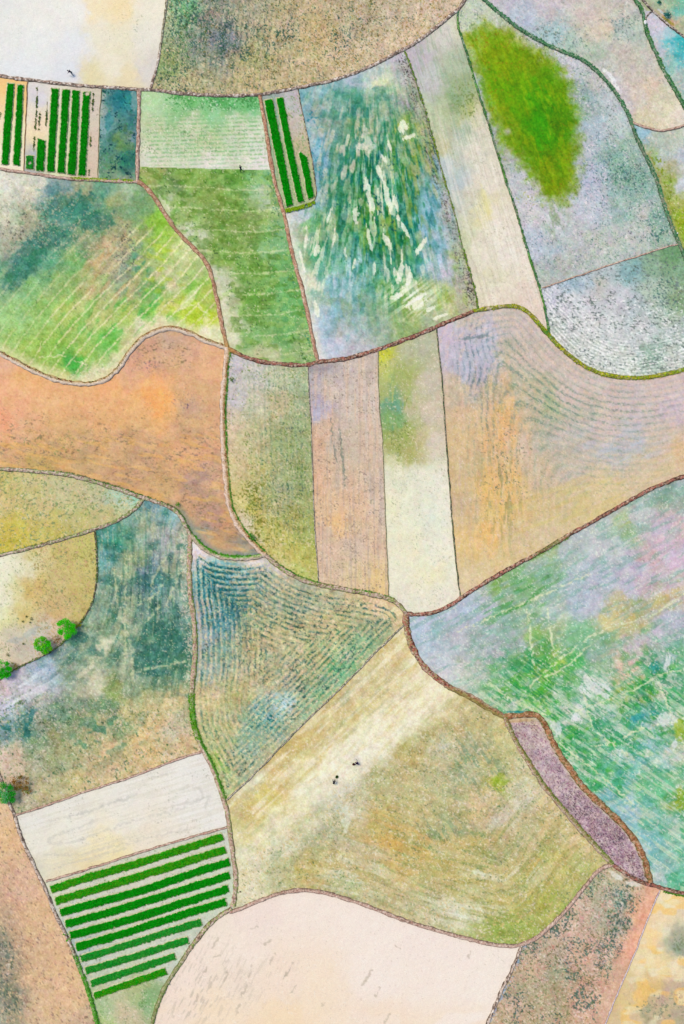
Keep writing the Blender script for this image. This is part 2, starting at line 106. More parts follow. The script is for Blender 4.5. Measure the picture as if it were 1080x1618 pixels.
'F26': ((900,950),"665,985,A9B0D8 700,975,A8B0D0 690,1000,7FAEA8 680,1020,A9B5D0 700,1040,B3B5C4 720,1000,B3B2BA 740,960,A0A8D0 770,960,A6A8BB 760,1000,A8A8AE 800,940,93A890 790,930,82AC5C 830,920,7FAF78 860,900,86AC92 870,880,8FAA5A 850,960,9CB59A 800,980,80A894 760,1010,86A893 820,1010,9FA5A9 780,1030,A9A6AE 740,1050,ADB0A8 700,1070,B8B8C0 760,1080,B3B5A5 800,1060,62A070 820,1050,5FA254 790,1080,5CA84C 830,1080,59AC48 860,1060,7AAA48 860,1030,6FA05C 840,1000,8FB068 880,1000,A0B088 880,960,AEBAA4 910,950,9AA5CA 940,960,ADB0CC 900,910,9DB0B8 940,900,A9AEC8 900,880,A0B0AC 950,870,B3B3B8 960,920,A8ACC8 990,930,AFAACC 1000,900,A8A4C2 980,850,A6BAC0 990,840,9FB868 1010,820,A9B4B0 1050,790,86A088 1075,780,8FA49A 1040,830,B8A2B0 1070,830,C0A8AC 1050,860,BFA9BC 1060,890,C5ABC0 1030,880,C0A0A4 1020,920,B8A2AC 1060,920,B5AAB4 1075,930,BDA98C 970,945,B4AC80 1000,960,8AA078 990,970,C4AC6C 1010,985,BCAA78 1050,950,B9A872 960,990,CDBC80 1030,1000,B5ADC4 1060,980,A9A8C4 920,1000,78B488 910,1040,5CB468 900,1010,8AB890 940,1030,8FA898 950,1010,80A57C 1000,1020,BDA8B4 980,1050,CFA898 990,1060,D0A89A 960,1055,93B08C 1030,1030,9CA898 1040,1050,5FA284 1060,1040,9CB0B0 1075,1060,86B090 880,1050,86C060 880,1040,B0C058 860,1090,6FB04C 880,1100,58AA58 930,1080,B0BCB0 950,1090,B8BEB0 930,1100,A9B4A8 900,1080,74AE7C 980,1100,98AA50 1000,1090,9CB050 1020,1100,7FA25C 1040,1090,B3B5A0 1010,1130,6FAEA8 1000,1135,58A4B0 980,1130,A8BCA0 1050,1140,BDB4A8 1040,1120,74AC78 1070,1110,6FAE78 1060,1140,C2B9B0 1075,1150,9AAC40 920,1120,C9C4B8 900,1140,C0BCB0 870,1140,5FB850 890,1170,58B048 860,1125,90CC60 920,1160,5FAE60 960,1150,88B4A0 1000,1160,A0B8A8 1030,1170,A5BCBC 930,1190,5FAA70 970,1190,62AE90 1000,1190,5CB088 1040,1200,8FB8B0 1070,1190,BFA8A0 1055,1160,5CA050 1075,1220,86B088 880,1150,C4BEB0 910,1200,A8C09C 920,1240,62B880 950,1230,6FBC88 980,1240,60B8A0 1010,1250,70B890 1050,1240,6CBE92 1070,1270,A0B040 960,1260,7FA8B8 990,1280,8FB0C9 1000,1300,80B0B8 1030,1290,8ABFA8 1060,1310,74B490 1020,1330,80B4BC 1040,1350,6FAAA4 1070,1350,8AC0B0 1040,1380,A0B8B8 1070,1390,68B890 740,1070,B0B8A8 770,1100,B8C0A0 800,1115,A8B8A0 840,1110,9CBE88"),
'F27': ((900,1240),"820,1150,A08F8C 830,1160,A58F92 850,1190,A58E94 880,1230,9C848E 920,1280,967A86 950,1310,8F7280 980,1350,917585 1000,1380,A58A90 860,1220,A8929A 815,1135,B39A74 840,1136,B39A74"),
'F28': ((200,1290),"40,1290,DDD9D0 100,1260,DCD8CE 200,1240,DFDAD0 300,1200,DEDAD2 340,1250,DAD6CE 60,1340,DDD8CA 120,1310,DFDACD 200,1290,E0D9CC 300,1280,E0DBD4 350,1295,DDD9D2 160,1340,E5D6B0 180,1350,E3D3A8 240,1320,DFD3C0 100,1370,D8CDB0 80,1390,D8CDB4 140,1370,DCCCA4 280,1310,E0D8CA 60,1385,CFCCB8"),
'F29': ((220,1570),"80,1395,D0CAB8 200,1370,C9C2B4 340,1320,C4BEB6 150,1450,C6BEB5 250,1430,C8C0B8 340,1430,BBC4B0 150,1500,C4BEB4 120,1490,97A5B0 145,1500,9AA5A8 250,1490,C2C0B4 300,1470,B8BCB0 180,1540,B5BBA8 270,1530,BCC2B4 180,1570,B3B494 220,1570,A5B080 235,1580,86A878 200,1600,BFB294 160,1610,A8B880 165,1590,A0B48C"),
'F30': ((50,1500),"5,1290,D6B494 20,1320,D3AC84 30,1380,CBA68C 60,1440,CFA684 20,1420,C6A088 0,1450,B0987F 5,1500,8F8A78 20,1530,A09078 10,1570,7F8270 30,1600,9A9078 40,1480,C2A080 80,1480,CDA584 100,1540,CFA884 60,1540,C4A080 80,1590,C9A684 120,1590,D2AC88 130,1610,B59C88 50,1600,BFA286 0,1610,A09C88"),
'F31': ((550,1530),"400,1450,E6D3C8 480,1420,E9D8CC 600,1450,E9D9CE 700,1490,E9D8CE 800,1510,E8DACE 350,1480,E6D5C6 300,1530,E6D2C4 270,1600,E5D0C0 380,1550,E3D0BF 450,1550,E8D2C0 500,1580,E9D3BC 450,1610,EACFB0 600,1550,EAD9CE 700,1570,EAD9CD 770,1580,EADACE 600,1610,E8D3C2 340,1600,E8D1B8 380,1500,E8D6C8"),
'F32': ((900,1530),"960,1385,B5A888 940,1400,A8A98C 1000,1400,C2A890 1030,1410,D3A284 1010,1440,DDA080 1000,1490,D8A085 990,1530,C9A088 970,1580,CFA88C 920,1430,C0A48E 960,1440,A8A08C 980,1420,8FA090 980,1460,A0A08C 900,1470,C4A894 860,1500,B3A088 880,1530,9C9A80 920,1510,C09A84 950,1500,BC9C8A 840,1530,C4A88C 830,1570,A89F80 880,1580,A59878 920,1570,BF9882 940,1610,C9A088 860,1610,B0A080 810,1590,C0A48C 800,1610,B59F80"),
'F33': ((1050,1500),"1060,1420,ECD2A0 1045,1450,E8CBA0 1075,1430,E0CBAA 1030,1480,EFC68C 1050,1470,DCD2B0 1065,1480,A5A38C 1075,1500,8F9A84 1020,1520,E6D0A0 1050,1530,E9C890 1070,1530,E8D0A4 1010,1570,D2BA8C 1030,1560,D6B070 1050,1570,B8A08A 1075,1570,BFA58C 1020,1600,A8A080 1000,1590,D8B878 1050,1600,C4AC84 1075,1610,ADA082 1000,1615,D0B490"),
}
CON={'F7':(1.33,1.0),'F26':(1.2,.9),'F15':(1.22,.93),'F23':(1.3,.9),'F2':(1.25,.92),'F3c':(1.25,1),'F24':(1.35,1.0),'F5':(1.15,.92),'F9':(1.1,1),'F17':(1.12,.95),'F20':(1.08,.93),'F25':(1.12,.93),'F10':(1.12,.78),'F13':(1.15,.9),'F32':(1.12,.9),'F18':(1.1,.9),'F14':(1.1,.75),'F16':(1.05,1.02),'F8':(1.08,.9),'F27':(1,.8),'F30':(1.05,.95)}
# ---- soil and plant cover of the fields, computed on a ground grid ----
STEP=1.2; X0,Y0=-150.0,-150.0; NX,NY=int(1380/STEP)+1,int(1920/STEP)+1
def hexc(h): return np.array([int(h[i:i+2],16)/255 for i in (0,2,4)],np.float32)
def hsh(ix,iy,seed):
    h=(ix.astype(np.int64)*374761393+iy.astype(np.int64)*668265263+seed*1274126177)&0xffffffff
    h=((h^(h>>13))*1274126177)&0xffffffff
    h=((h^(h>>16))*2246822519)&0xffffffff
    return ((h>>8)&0xffff).astype(np.float32)/65535.0
def vn(x,y,seed=0):
    xi=np.floor(x); yi=np.floor(y); fx=(x-xi).astype(np.float32); fy=(y-yi).astype(np.float32)
    fx=fx*fx*(3-2*fx); fy=fy*fy*(3-2*fy)
    a=hsh(xi,yi,seed); b=hsh(xi+1,yi,seed); c=hsh(xi,yi+1,seed); d=hsh(xi+1,yi+1,seed)
    return (a+(b-a)*fx)*(1-fy)+(c+(d-c)*fx)*fy
def fbm(x,y,seed=0,o=3):
    s=0; a=1; t=0
    for k in range(o):
        s=s+a*vn(x*2**k+k*17.3,y*2**k-k*9.1,seed+k*31); t+=a; a*=.55
    return s/t
def sst(a,b,v): 
    t=np.clip((v-a)/(b-a),0,1); return t*t*(3-2*t)
def segdist(x,y,pl):
    """distance to a polyline, and arc length of the nearest point"""
    D=np.full(x.shape,1e9,np.float32); S=np.zeros(x.shape,np.float32); L=0
    for (ax,ay),(bx,by) in zip(pl[:-1],pl[1:]):
        dx,dy=bx-ax,by-ay; l=math.hypot(dx,dy)
        if l<1e-6: continue
        t=np.clip(((x-ax)*dx+(y-ay)*dy)/(l*l),0,1)
        d=np.hypot(x-ax-t*dx,y-ay-t*dy)
        m=d<D; D=np.where(m,d,D); S=np.where(m,L+t*l,S); L+=l
    return D,S
def smooth(pl,it=2):
    for _ in range(it):
        q=[pl[0]]
        for a,b in zip(pl[:-1],pl[1:]):
            q.append((a[0]*.75+b[0]*.25,a[1]*.75+b[1]*.25)); q.append((a[0]*.25+b[0]*.75,a[1]*.25+b[1]*.75))
        q.append(pl[-1]); pl=q
    return pl
def extend(pl):
    def out(p): return p[0]<-10 or p[0]>1090 or p[1]<-10 or p[1]>1628
    pl=list(pl)
    def ext(p,q):
        l=math.hypot(q[0]-p[0],q[1]-p[1]); return (q[0]+(q[0]-p[0])/l*230,q[1]+(q[1]-p[1])/l*230)
    if out(pl[-1]): pl.append(ext(pl[-2],pl[-1]))
    if out(pl[0]): pl.insert(0,ext(pl[1],pl[0]))
    return pl
PL={k:smooth(extend(v[0])) for k,v in LINES.items()}
gx=(X0+STEP*np.arange(NX)); gy=(Y0+STEP*np.arange(NY))
def partition():
    wall=np.zeros((NY,NX),bool)
    def lng(pl):
        def e(p,q):
            l=math.hypot(q[0]-p[0],q[1]-p[1])+1e-6; return (q[0]+(q[0]-p[0])/l*3.2,q[1]+(q[1]-p[1])/l*3.2)
        return [e(pl[1],pl[0])]+list(pl)+[e(pl[-2],pl[-1])]
    for pl in [lng(p) for p in list(PL.values())+EDGES]:
        for (ax,ay),(bx,by) in zip(pl[:-1],pl[1:]):
            n=int(math.hypot(bx-ax,by-ay)/STEP*3)+2
            t=np.linspace(0,1,n); ix=np.round((ax+(bx-ax)*t-X0)/STEP).astype(int); iy=np.round((ay+(by-ay)*t-Y0)/STEP).astype(int)
            ok=(ix>=0)&(ix<NX-1)&(iy>=0)&(iy<NY-1); ix=ix[ok]; iy=iy[ok]
            wall[iy,ix]=True; wall[iy,ix+1]=True; wall[iy+1,ix]=True
    lab=np.zeros((NY,NX),np.int16)
    for k,(sd,_) in enumerate(FIELDS.values()): lab[int((sd[1]-Y0)/STEP),int((sd[0]-X0)/STEP)]=k+1
    def grow(lab,blk,n):
        for i in range(n):
            o=lab.copy()
            for sl,sr in (((slice(1,None),slice(None)),(slice(None,-1),slice(None))),((slice(None,-1),slice(None)),(slice(1,None),slice(None))),((slice(None),slice(1,None)),(slice(None),slice(None,-1))),((slice(None),slice(None,-1)),(slice(None),slice(1,None)))):
                m=(lab[sl]==0)&(lab[sr]>0)&(~blk[sl]); lab[sl][m]=lab[sr][m]
            if (lab==o).all(): break
        return lab
    lab=grow(lab,wall,3000)
    return grow(lab,np.zeros_like(wall),600)-1
class Fld:
    def __init__(s,name,x,y,sid):
        s.n=name; s.x=x; s.y=y; s.s=sid*101
        s.w1=(fbm(x/18,y/18,s.s+1)-.5); s.w2=(fbm(x/18,y/18,s.s+2)-.5)
        pts=[t.split(',') for t in FIELDS[name][1].split()]
        s.wf1=(fbm(x/5,y/5,s.s+3,2)-.5); s.wf2=(fbm(x/5,y/5,s.s+4,2)-.5)
        s.c=s.idw(pts,26,9)
    def idw(s,pts,warp=26,fine=9,p=2.0):
        X=s.x+s.w1*warp+s.wf1*fine; Y=s.y+s.w2*warp+s.wf2*fine
        W=np.zeros(s.x.shape,np.float32); C=np.zeros(s.x.shape+(3,),np.float32)
        for px,py,h in pts:
            d2=(X-float(px))**2+(Y-float(py))**2
            w=(1/(d2+90)**p).astype(np.float32); W+=w; C+=w[:,None]*hexc(h)
        return C/W[:,None]
    def mix(s,h,m):
        col=hexc(h) if isinstance(h,str) else h
        m=np.clip(m,0,1)[:,None]; s.c=s.c*(1-m)+col*m
    def spk(s,h,dens,sz=2.2,mask=1.,k=0,ang=0,st=1.):
        """small flecks: dens 0..1 share covered"""
        c,sn=math.cos(ang),math.sin(ang); u=(s.x*c+s.y*sn)/(sz*st); v=(-s.x*sn+s.y*c)/sz
        n=vn(u,v,s.s+50+k)*.6+vn(u*1.9,v*1.9,s.s+60+k)*.4
        d=np.clip(dens*mask*(.35+1.3*fbm(s.x/14,s.y/14,s.s+70+k,2)),0,1)
        thr=.83-.5*d; hc=hexc(h); dark=hc.mean()<s.c.mean()-.02
        if dark: hc=hc*.88
        s.mix(hc,sst(thr,thr+(.07 if dark else .12),n)*(d>0.01)*((.35+.5*sst(.1,.4,d)) if dark else .6))
    def streak(s,h,amt,u,v,L,W,cover=.4,mask=1.,k=0,soft=.12):
        n=fbm(u/L,v/W,s.s+80+k,2); t=1-cover
        t=.5+(t-.5)*.55
        s.mix(h,sst(t,t+soft,n)*amt*mask)
    def blob(s,h,L,amt=.9,rough=.35,k=0,soft=.25):
        m=0
        e=(fbm(s.x/6,s.y/6,s.s+90+k,3)-.5)*2*rough*1.6
        for b in L:
            cx,cy,rx,ry=b[:4]; a=math.radians(b[4]) if len(b)>4 else 0
            c,sn=math.cos(a),math.sin(a); dx=s.x-cx; dy=s.y-cy
            u=(dx*c+dy*sn)/rx; v=(-dx*sn+dy*c)/ry
            m=np.maximum(m,sst(1+soft,1-soft,np.hypot(u,v)+e))
        s.mix(h,m*amt); return m
    def lin(s,h,pls,w=1.6,amt=.7,rough=.6,k=0):
        e=fbm(s.x/7,s.y/7,s.s+95+k,2)
        for pl in pls:
            D,_=segdist(s.x+s.wf1*6,s.y+s.wf2*6,pl); s.mix(h,sst(w,w*.3,D+(e-.5)*w*1.5)*amt*sst(.5-rough*.4,.62-rough*.3,e))
    def m(s,cx,cy,rx,ry=None,a=0):
        ry=ry or rx; a=math.radians(a); c,sn=math.cos(a),math.sin(a); dx=s.x-cx; dy=s.y-cy
        return np.exp(-(((dx*c+dy*sn)/rx)**2+((-dx*sn+dy*c)/ry)**2))
    def rot(s,deg):
        a=math.radians(deg); return s.x*math.cos(a)+s.y*math.sin(a), -s.x*math.sin(a)+s.y*math.cos(a)
    def grain(s,lum=.05,chroma=.04,sz=1.6):
        x,y=s.x,s.y
        n=(vn(x/1.3,y/1.3,s.s+5)-.5)*.9+(vn(x/2.4,y/2.4,s.s+6)-.5)*1.0+(vn(x/4.6,y/4.6,s.s+7)-.5)*.55
        pit=sst(.80,.90,vn(x/1.7,y/1.7,s.s+8)*.7+vn(x/3.4,y/3.4,s.s+9)*.3)
        s.c=s.c+(n*lum*1.5)[:,None]-(pit*lum*.5)[:,None]+((fbm(x/11,y/11,s.s+14,3)-.5)*lum*2.2)[:,None]
        for i in range(3):
            s.c[:,i]+=(vn(x/2.2,y/2.2,s.s+11+i)-.5)*chroma*1.2+(fbm(x/9,y/9,s.s+21+i,2)-.5)*chroma*1.6
def poly_sd(x,y,poly):
    D,_=segdist(x,y,poly+[poly[0]]); ins=np.zeros(x.shape,bool)
    for (ax,ay),(bx,by) in zip(poly,poly[1:]+[poly[0]]):
        c=((ay>y)!=(by>y)); 
        with np.errstate(divide='ignore',invalid='ignore'): xx=(bx-ax)*(y-ay)/(by-ay+1e-9)+ax
        ins^=c&(x<xx)
    return np.where(ins,-D,D)
def bdist(f,names):
    D=None
    for n in names:
        d,_=segdist(f.x,f.y,PL[n]); D=d if D is None else np.minimum(D,d)
    return D
def rows(f,h,ph,sp,amt,duty=.4,mask=1.,k=0,u=None,brk=.5,jit=.25,gr=1.):
    """broken plough or planting rows: ph phase coordinate, u coordinate along the row"""
    if u is None: u=f.x*.7+f.y*.7
    p=ph/sp+jit*2*(fbm(f.x/22,f.y/22,f.s+31+k,2)-.5)
    t=np.abs(p-np.floor(p)-.5)*2
    b=vn(u/9,np.floor(p)*7.7,f.s+33+k)*.6+vn(u/3,np.floor(p)*3.1,f.s+34+k)*.4
    g=vn(f.x/1.9,f.y/1.9,f.s+37+k)*.6+vn(f.x/4,f.y/4,f.s+38+k)*.4
    f.mix(h,sst(1-duty*1.15,1-duty*.45,t+(g-.5)*.5*gr)*sst(brk-.12,brk+.12,b)*(1-gr+gr*sst(.3,.5,g))*amt*mask)
def paint_field(name,f):
    x,y=f.x,f.y; g=(.035,.03)
    if name=='F1':
        f.spk('B4B8AC',.10,2.2,sst(.5,.7,fbm(x/25,y/25,3,2))); f.spk('8C9A78',.22,2.4,f.m(210,45,30,25)); g=(.014,.012)
    elif name=='F2':
        bl=sst(.38,.62,fbm(x/30,y/45,4,3))
        w=sst(.35,.65,fbm(x/10,y/26,8,2))
        dens=.22+.35*f.m(340,55,70,75)*w+.3*f.m(285,30,25,70)+.25*f.m(440,70,60,60)*w+.15*f.m(540,60,40)+.18*f.m(270,110,30)
        f.spk('D6B79A',.42,2.4,1,1); f.spk('C2A15C',.30,2.2,sst(320,500,x)*.8+.2,2)
        f.spk('4E7C6C',1,2.2,dens*1.05,3,0.1,.7); f.spk('4A5F6A',.32,2.2,f.m(355,50,55,60)+.5*f.m(590,20,30)+.6*f.m(535,58,25,15),4); f.spk('5E9A5C',.4,2.2,f.m(285,30,22,90)+.4*bl,5)
        f.spk('7E8048',.3,2.1,1-.4*bl,6)
        rows(f,'5A6E68',x+y*.1,9,.4,.45,.25+f.m(350,60,80),1,y,.4)
        g=(.05,.035)
    elif name in('F3a','F3b'):
        f.spk('B6A68C',.12,2); g=(.015,.015)
        if name=='F3b': f.spk('8F9A80',.15,2,sst(140,150,x)); f.blob('A9AFBE',[(55,247,10,8)],.6); f.blob('CFC9D6',[(64,158,7,14)],.5)
        if name=='F3a': f.spk('C2795A',.25,2,f.m(4,160,6,15))
    elif name=='F3c':
        f.spk('205E6C',.45,2.6,sst(.4,.6,fbm(x/12,y/12,5,2)),1); f.spk('4F9C6E',.3,2.4,1,2); f.spk('7C8CB4',.35,2.4,f.m(210,210,12,20)+f.m(170,250,14),3)
        f.blob('2C8090',[(186,160,12,14),(172,190,6,14)],.5); f.blob('7E9A5C',[(196,222,14,18)],.4,.5,2); f.blob('9A9CA2',[(212,160,5,22)],.5,.4,3)
        f.spk('C6C2B0',.3,2.2,sst(166,158,x)+sst(278,285,y),4); g=(.035,.03)
    elif name=='F4':
        u=x*.03+y
        rows(f,'84B07C',u,6.4,.75,.5,sst(176,186,y)*(.55+.45*sst(262,240,y))*sst(226,240,x)*sst(414,400,x-(y-170)*.18),0,x,.28,.1)
        f.spk('4F9C54',.6,2,sst(182,165,y)*sst(245,280,x),1); f.spk('86A878',.3,2,sst(190,200,y)*sst(258,240,y),2); f.spk('E6E2D4',.25,2.2,1,3); g=(.03,.025)
    elif name=='F5':
        f.streak('5F8C34',.5,x,y,16,9,.5,1,1); f.streak('9CBE6A',.45,x,y,10,8,.4,1,2)
        ph=y-8*np.sin((x-330)/55)-(x-330)*-.06
        rows(f,'CDD0A0',ph,33,.5,.11,1,3,x,.36,.04,.4)
        f.spk('4F7A46',.25,2.4,sst(.4,.6,fbm(x/12,y/12,6,2)),4); f.spk('D2D0AC',.22,2.2,1,5)
        f.blob('D0CDB2',[(262,330,4,20,-30),(357,500,7,32,-10),(368,535,9,16)],.6,.6,1); f.spk('4F9C78',.4,2.2,sst(34,0,bdist(f,['b_8'])),7)
        g=(.035,.03)
    elif name=='F6':
        f.spk('A08C68',.35,2,f.m(475,220,14,45),1); f.spk('86A86C',.3,2,1,2); f.spk('7F98A8',.3,2,f.m(440,200,20,90),3); g=(.03,.03)
    elif name=='F7':
        dx=x-585; dy=y+60; th=np.arctan2(dx,dy)*330; r=np.hypot(dx,dy)
        c1=f.m(600,325,85,125)*1.1
        f.streak('3F8C7C',.55,x,y,20,14,.42,f.m(560,170,80,40)+f.m(610,240,60,50),41,.12); f.streak('7C9C70',.5,x,y,24,16,.45,f.m(570,210,60,60)+f.m(520,480,70,50),42,.15); D8=bdist(f,['b_8']); f.mix('D4D2C2',sst(20,5,D8+8*f.w1)*sst(325,345,y)*.7); D10=bdist(f,['b_10']); f.mix('A39C96',sst(26,6,D10+16*f.w1)*(sst(90,110,y)*sst(480,430,y))*.6); f.spk('6E6A66',.5,2.,sst(26,8,D10),43)
        
        f.streak('1A7A70',.85,r,th,26,4,.48,c1*1.2,1,.08); f.streak('2F8450',.75,r,th,22,4,.44,c1*1.1,2,.08); f.streak('4F7F60',.3,r,th,14,4,.4,c1,21,.1); f.streak('5E9A64',.45,x,y,26,20,.5,c1,23,.2); f.streak('93A84A',.6,r,th,26,5,.4,f.m(650,260,50,90)+f.m(600,360,70,60)+f.m(690,470,60,30),3)
        f.streak('7FA8CC',.4,r,th,22,5,.42,f.m(495,240,26,90)+f.m(690,320,26,110)+f.m(530,490,50,50),4); f.streak('B9B8A2',.55,r,th,20,7,.4,f.m(560,250,60,70)+.6,5)
        f.spk('2C7C78',.35,3.2,sst(.45,.6,fbm(x/14,y/14,7,2))*c1,6); f.spk('3F9CB8',.3,3,f.m(500,260,20,60)+f.m(495,190,20,30),7)
        f.spk('7E7A78',.3,2.2,f.m(650,160,18,60)+f.m(705,300,12,90)+f.m(735,440,25,50),8)
        f.blob('C4CCA2',[(603,130,14,5,-10)],.8,.5)
        W=[(637,200,9,8),(646,216,4,10,70),(582,300,4,20,-4),(586,322,6,17,-8),(577,292,4,11),(615,230,3,10,-15),(607,252,4,8,-20),(600,273,5,11,-20),(611,308,6,24,-15),(624,318,4,12,-15),(562,340,6,11),(638,360,4,18,-30),(665,388,5,14,30),(613,383,6,12,-30),(583,377,4,18,-12),(483,377,4,15,5),(500,396,5,12,15),(527,377,3,16,10),(632,432,5,16,12),(647,440,6,9,20),(657,474,22,5,-38),(662,482,20,5,-32),(627,468,13,4,-25),(680,488,12,3.5,-22),(500,487,6,19,-12),(693,501,16,2.5,-18),(477,413,3,14,-12),(560,415,3,9,10),(591,425,2.5,9),(545,398,3,7),(520,340,3,14,15)]
        f.streak('D2D2B6',.7,r,th,26,3.2,.26,f.m(600,320,45,100)+f.m(640,430,40,50)+f.m(500,400,24,80),22,.05)
        ee=(fbm(r/9,th/2.6,f.s+92,3)-.5)*1.7; mm_=0
        for b in W:
            a=math.radians(b[4]) if len(b)>4 else 0; c_,s_=math.cos(a),math.sin(a); dx_=x-b[0]; dy_=y-b[1]
            mm_=np.maximum(mm_,sst(1.12,.88,np.hypot((dx_*c_+dy_*s_)/(b[2]*.72),(-dx_*s_+dy_*c_)/(b[3]*1.05))+ee))
        f.mix('D8D8C0',mm_*.78)
        f.blob('C9C7B6',[(575,232,13,6),(581,222,7,18,-15)],.7,.5,3)
        f.streak('E6E6D2',.7,x*.8-y*.6,x*.6+y*.8,30,3,.45,f.m(650,470,40,28),9,.06)
        f.streak('6FA8A8',.6,r,th,14,3,.5,f.m(560,430,40,45),10,.06)
        g=(.04,.035)
    elif name=='F8':
        u,v=f.rot(74)
        f.streak('8FA68C',.5,u,v,26,2.4,.36,sst(330,100,y-x*.1+70)*.9,1,.08); f.streak('93A9A8',.4,u,v,50,4,.4,f.m(715,280,16,80),2)
        f.streak('A9A08C',.25,u,v,40,2.,.3,1,3,.1); f.streak('E6DED0',.3,u,v,60,3,.35,sst(150,220,y),4,.1)
        f.spk('8AA05C',.4,2.2,f.m(722,160,24,50)+f.m(745,160,12,30),5); f.spk('B9B4A0',.2,2,1,6); f.blob('D6CC8E',[(768,325,4,28,-14)],.5,.4)
        g=(.025,.02)
    elif name=='F9':
        f.spk('4F8C80',.5,2,.15+f.m(985,270,40,55)+f.m(1040,360,26,40)+.4*f.m(950,380,50,25)+.3*f.m(920,160,30),1); f.spk('7C9AC0',.35,2.2,f.m(940,270,50,80)+f.m(860,380,50,20)+f.m(770,140,12,60),2)
        f.spk('DAD2D0',.32,2,1,3); f.spk('6F8C86',.25,2,1,4); f.spk('B9A8C2',.25,2.4,1,5)
        f.blob('9BB0D0',[(895,140,16,9,40),(870,395,20,6)],.35,.5)
        l=f.c.mean(1,keepdims=True); f.c=l+(f.c-l)*.8
        # thick weed stand
        poly=[(742,62),(760,45),(795,55),(850,88),(885,122),(902,170),(905,230),(903,285),(888,312),(868,312),(852,285),(822,245),(796,222),(782,180),(766,125)]
        sd=poly_sd(x,y,poly)+(fbm(x/12,y/12,77,3)-.5)*24+(fbm(x/3,y/3,78,2)-.5)*9-3
        pts=[t.split(',') for t in "750,70,96A83C 780,80,84980E 800,110,7F9808 840,100,7C900C 850,150,5C9A06 860,170,469004 850,190,4E9604 820,160,6E9C04 880,150,729408 880,200,5A8804 855,220,509A08 830,230,709008 880,250,6A8A04 870,290,768E06 790,180,849420 810,210,7C9414 800,140,74A004 890,280,748E08 820,130,78A008 838,155,58A004".split()]
        C=f.idw(pts,26,9); m=sst(19,-15,sd)**.85; C=C*np.array([.93,1.,1.],np.float32)
        m=m*(1-.7*f.m(802,208,7,6)*1)
        f.c=f.c*(1-m[:,None])+C*m[:,None]
        u,v=f.rot(70)
        f.streak('5E8A08',.45,u,v,30,5,.4,m,9); f.streak('94A80E',.4,u,v,16,5,.35,m,10); f.spk('4F7C10',.25,2.4,m*f.m(865,200,30,90),11); f.spk('9C8C20',.3,2.4,m*(1-f.m(850,170,50,90)),12); f.streak('4E9A14',.6,u,v,40,4,.42,f.m(852,190,16,60,-15),13)
        f.streak('7F9A70',.6,u,v,14,6,.5,f.m(875,345,16,28),14); f.spk('A8B03A',.4,2.6,(f.m(905,170,12,60)+f.m(850,85,40,14)+f.m(770,60,26,18)+f.m(830,315,18,12))*(1-m),15)
        g=(.04,.035)
    elif name in('F10','F11','F12','F13'):
        f.spk('7F9A94',.3,2.2,.5+f.m(880,60,60,25)+f.m(985,40,25),1); f.spk('D6BEAE',.3,2.2,1,2)
        u,v=f.rot(32); f.streak('9CA4D0',.45,u,v,26,6,.4,f.m(840,35,50,25),3)
        if name=='F10': f.blob('E6E4E6',[(962,118,12,3,48),(972,135,9,2.5,50),(955,112,5,2,30)],.7,.5); f.spk('3F5F8A',.35,2.2,f.m(970,132,12,12),5)
        if name=='F12': f.streak('179CA4',.8,x,y,16,8,.5,f.m(1072,70,16,16),4)
        if name=='F11': f.blob('1F6F6C',[(1053,24,8,3,38),(1041,4,3,2)],.9,.4,3,.2); f.blob('C8D6DC',[(1046,20,9,2,38)],.7,.4,4); f.blob('8A8A30',[(1056,34,14,3,36)],.7,.4,5)
        if name=='F13':
            D=bdist(f,['b_12']); f.spk('96AE30',.6,3.2,sst(210,260,y)*sst(36,6,D)*(D>5),6); f.spk('D2DE90',.3,3,sst(270,310,y)*sst(34,8,D),7); f.mix('A39F6E',sst(10,4,D)*sst(225,260,y)*.7)
        g=(.045,.035)
    elif name=='F14':
        D=bdist(f,['b_9y']); 
        rows(f,'EDEDE8',D,5.2,.75,.5,sst(95,25,D)*.9,1,x,.42,.35); rows(f,'8C958E',D+2.6,5.2,.5,.4,sst(100,25,D)*.8,2,x,.48,.35)
        f.spk('E6E8E6',.4,2.2,sst(430,500,y),3,.2,2); f.spk('7A8C88',.35,2,1,4,.2,1.6); f.spk('4A8A78',.4,2.2,f.m(1050,450,30,60)+f.m(1030,560,14,14),5); f.spk('6F90C0',.3,2.2,f.m(900,450,30,12)+f.m(1000,430,30,16),6); f.spk('8FA870',.3,2.2,f.m(1065,440,26,50),7)
        f.spk('4F6F80',.3,2.6,f.m(1035,470,20,14),8)
        g=(.045,.03)
    elif name=='F15':
        u,v=f.rot(-50)
        ph=v+7*np.sin(u/70)
        msk=np.clip(sst(420,470,y)+sst(170,200,x)*sst(340,380,y)+.5*f.m(120,400,60,40),0,1)
        f.streak('4E9A78',.55,x,y,26,16,.42,f.m(110,350,80,60)+f.m(40,420,40,30),1); f.streak('58B44C',.6,u,v,26,9,.4,f.m(200,500,110,70)+f.m(115,572,16,10)*2,2); f.streak('C2A070',.65,u,v,34,11,.4,f.m(165,400,40,55)+f.m(100,320,50,16)+f.m(185,450,50,35),3)
        f.streak('B0CC3A',.6,x,y,18,9,.42,f.m(300,490,34,22)+f.m(250,420,40,60),4); f.streak('3F9C78',.6,u,v,16,8,.42,f.m(222,425,16,45)+f.m(240,465,14,14),8)
        f.blob('3C7E70',[(108,325,40,20,-15),(60,388,50,19,-38),(20,435,28,15,-40),(150,350,30,14,0)],.6,.6,11,.35); f.spk('BEB094',.5,2.4,f.m(80,350,70,60)+f.m(180,400,50,50),12); f.streak('8A9074',.5,u,v,18,8,.42,f.m(190,410,45,60),13)
        rows(f,'D9CFA2',ph,17,.7,.2,msk*(1-.6*f.m(30,480,60,90)),5,u,.3,.12,.5)
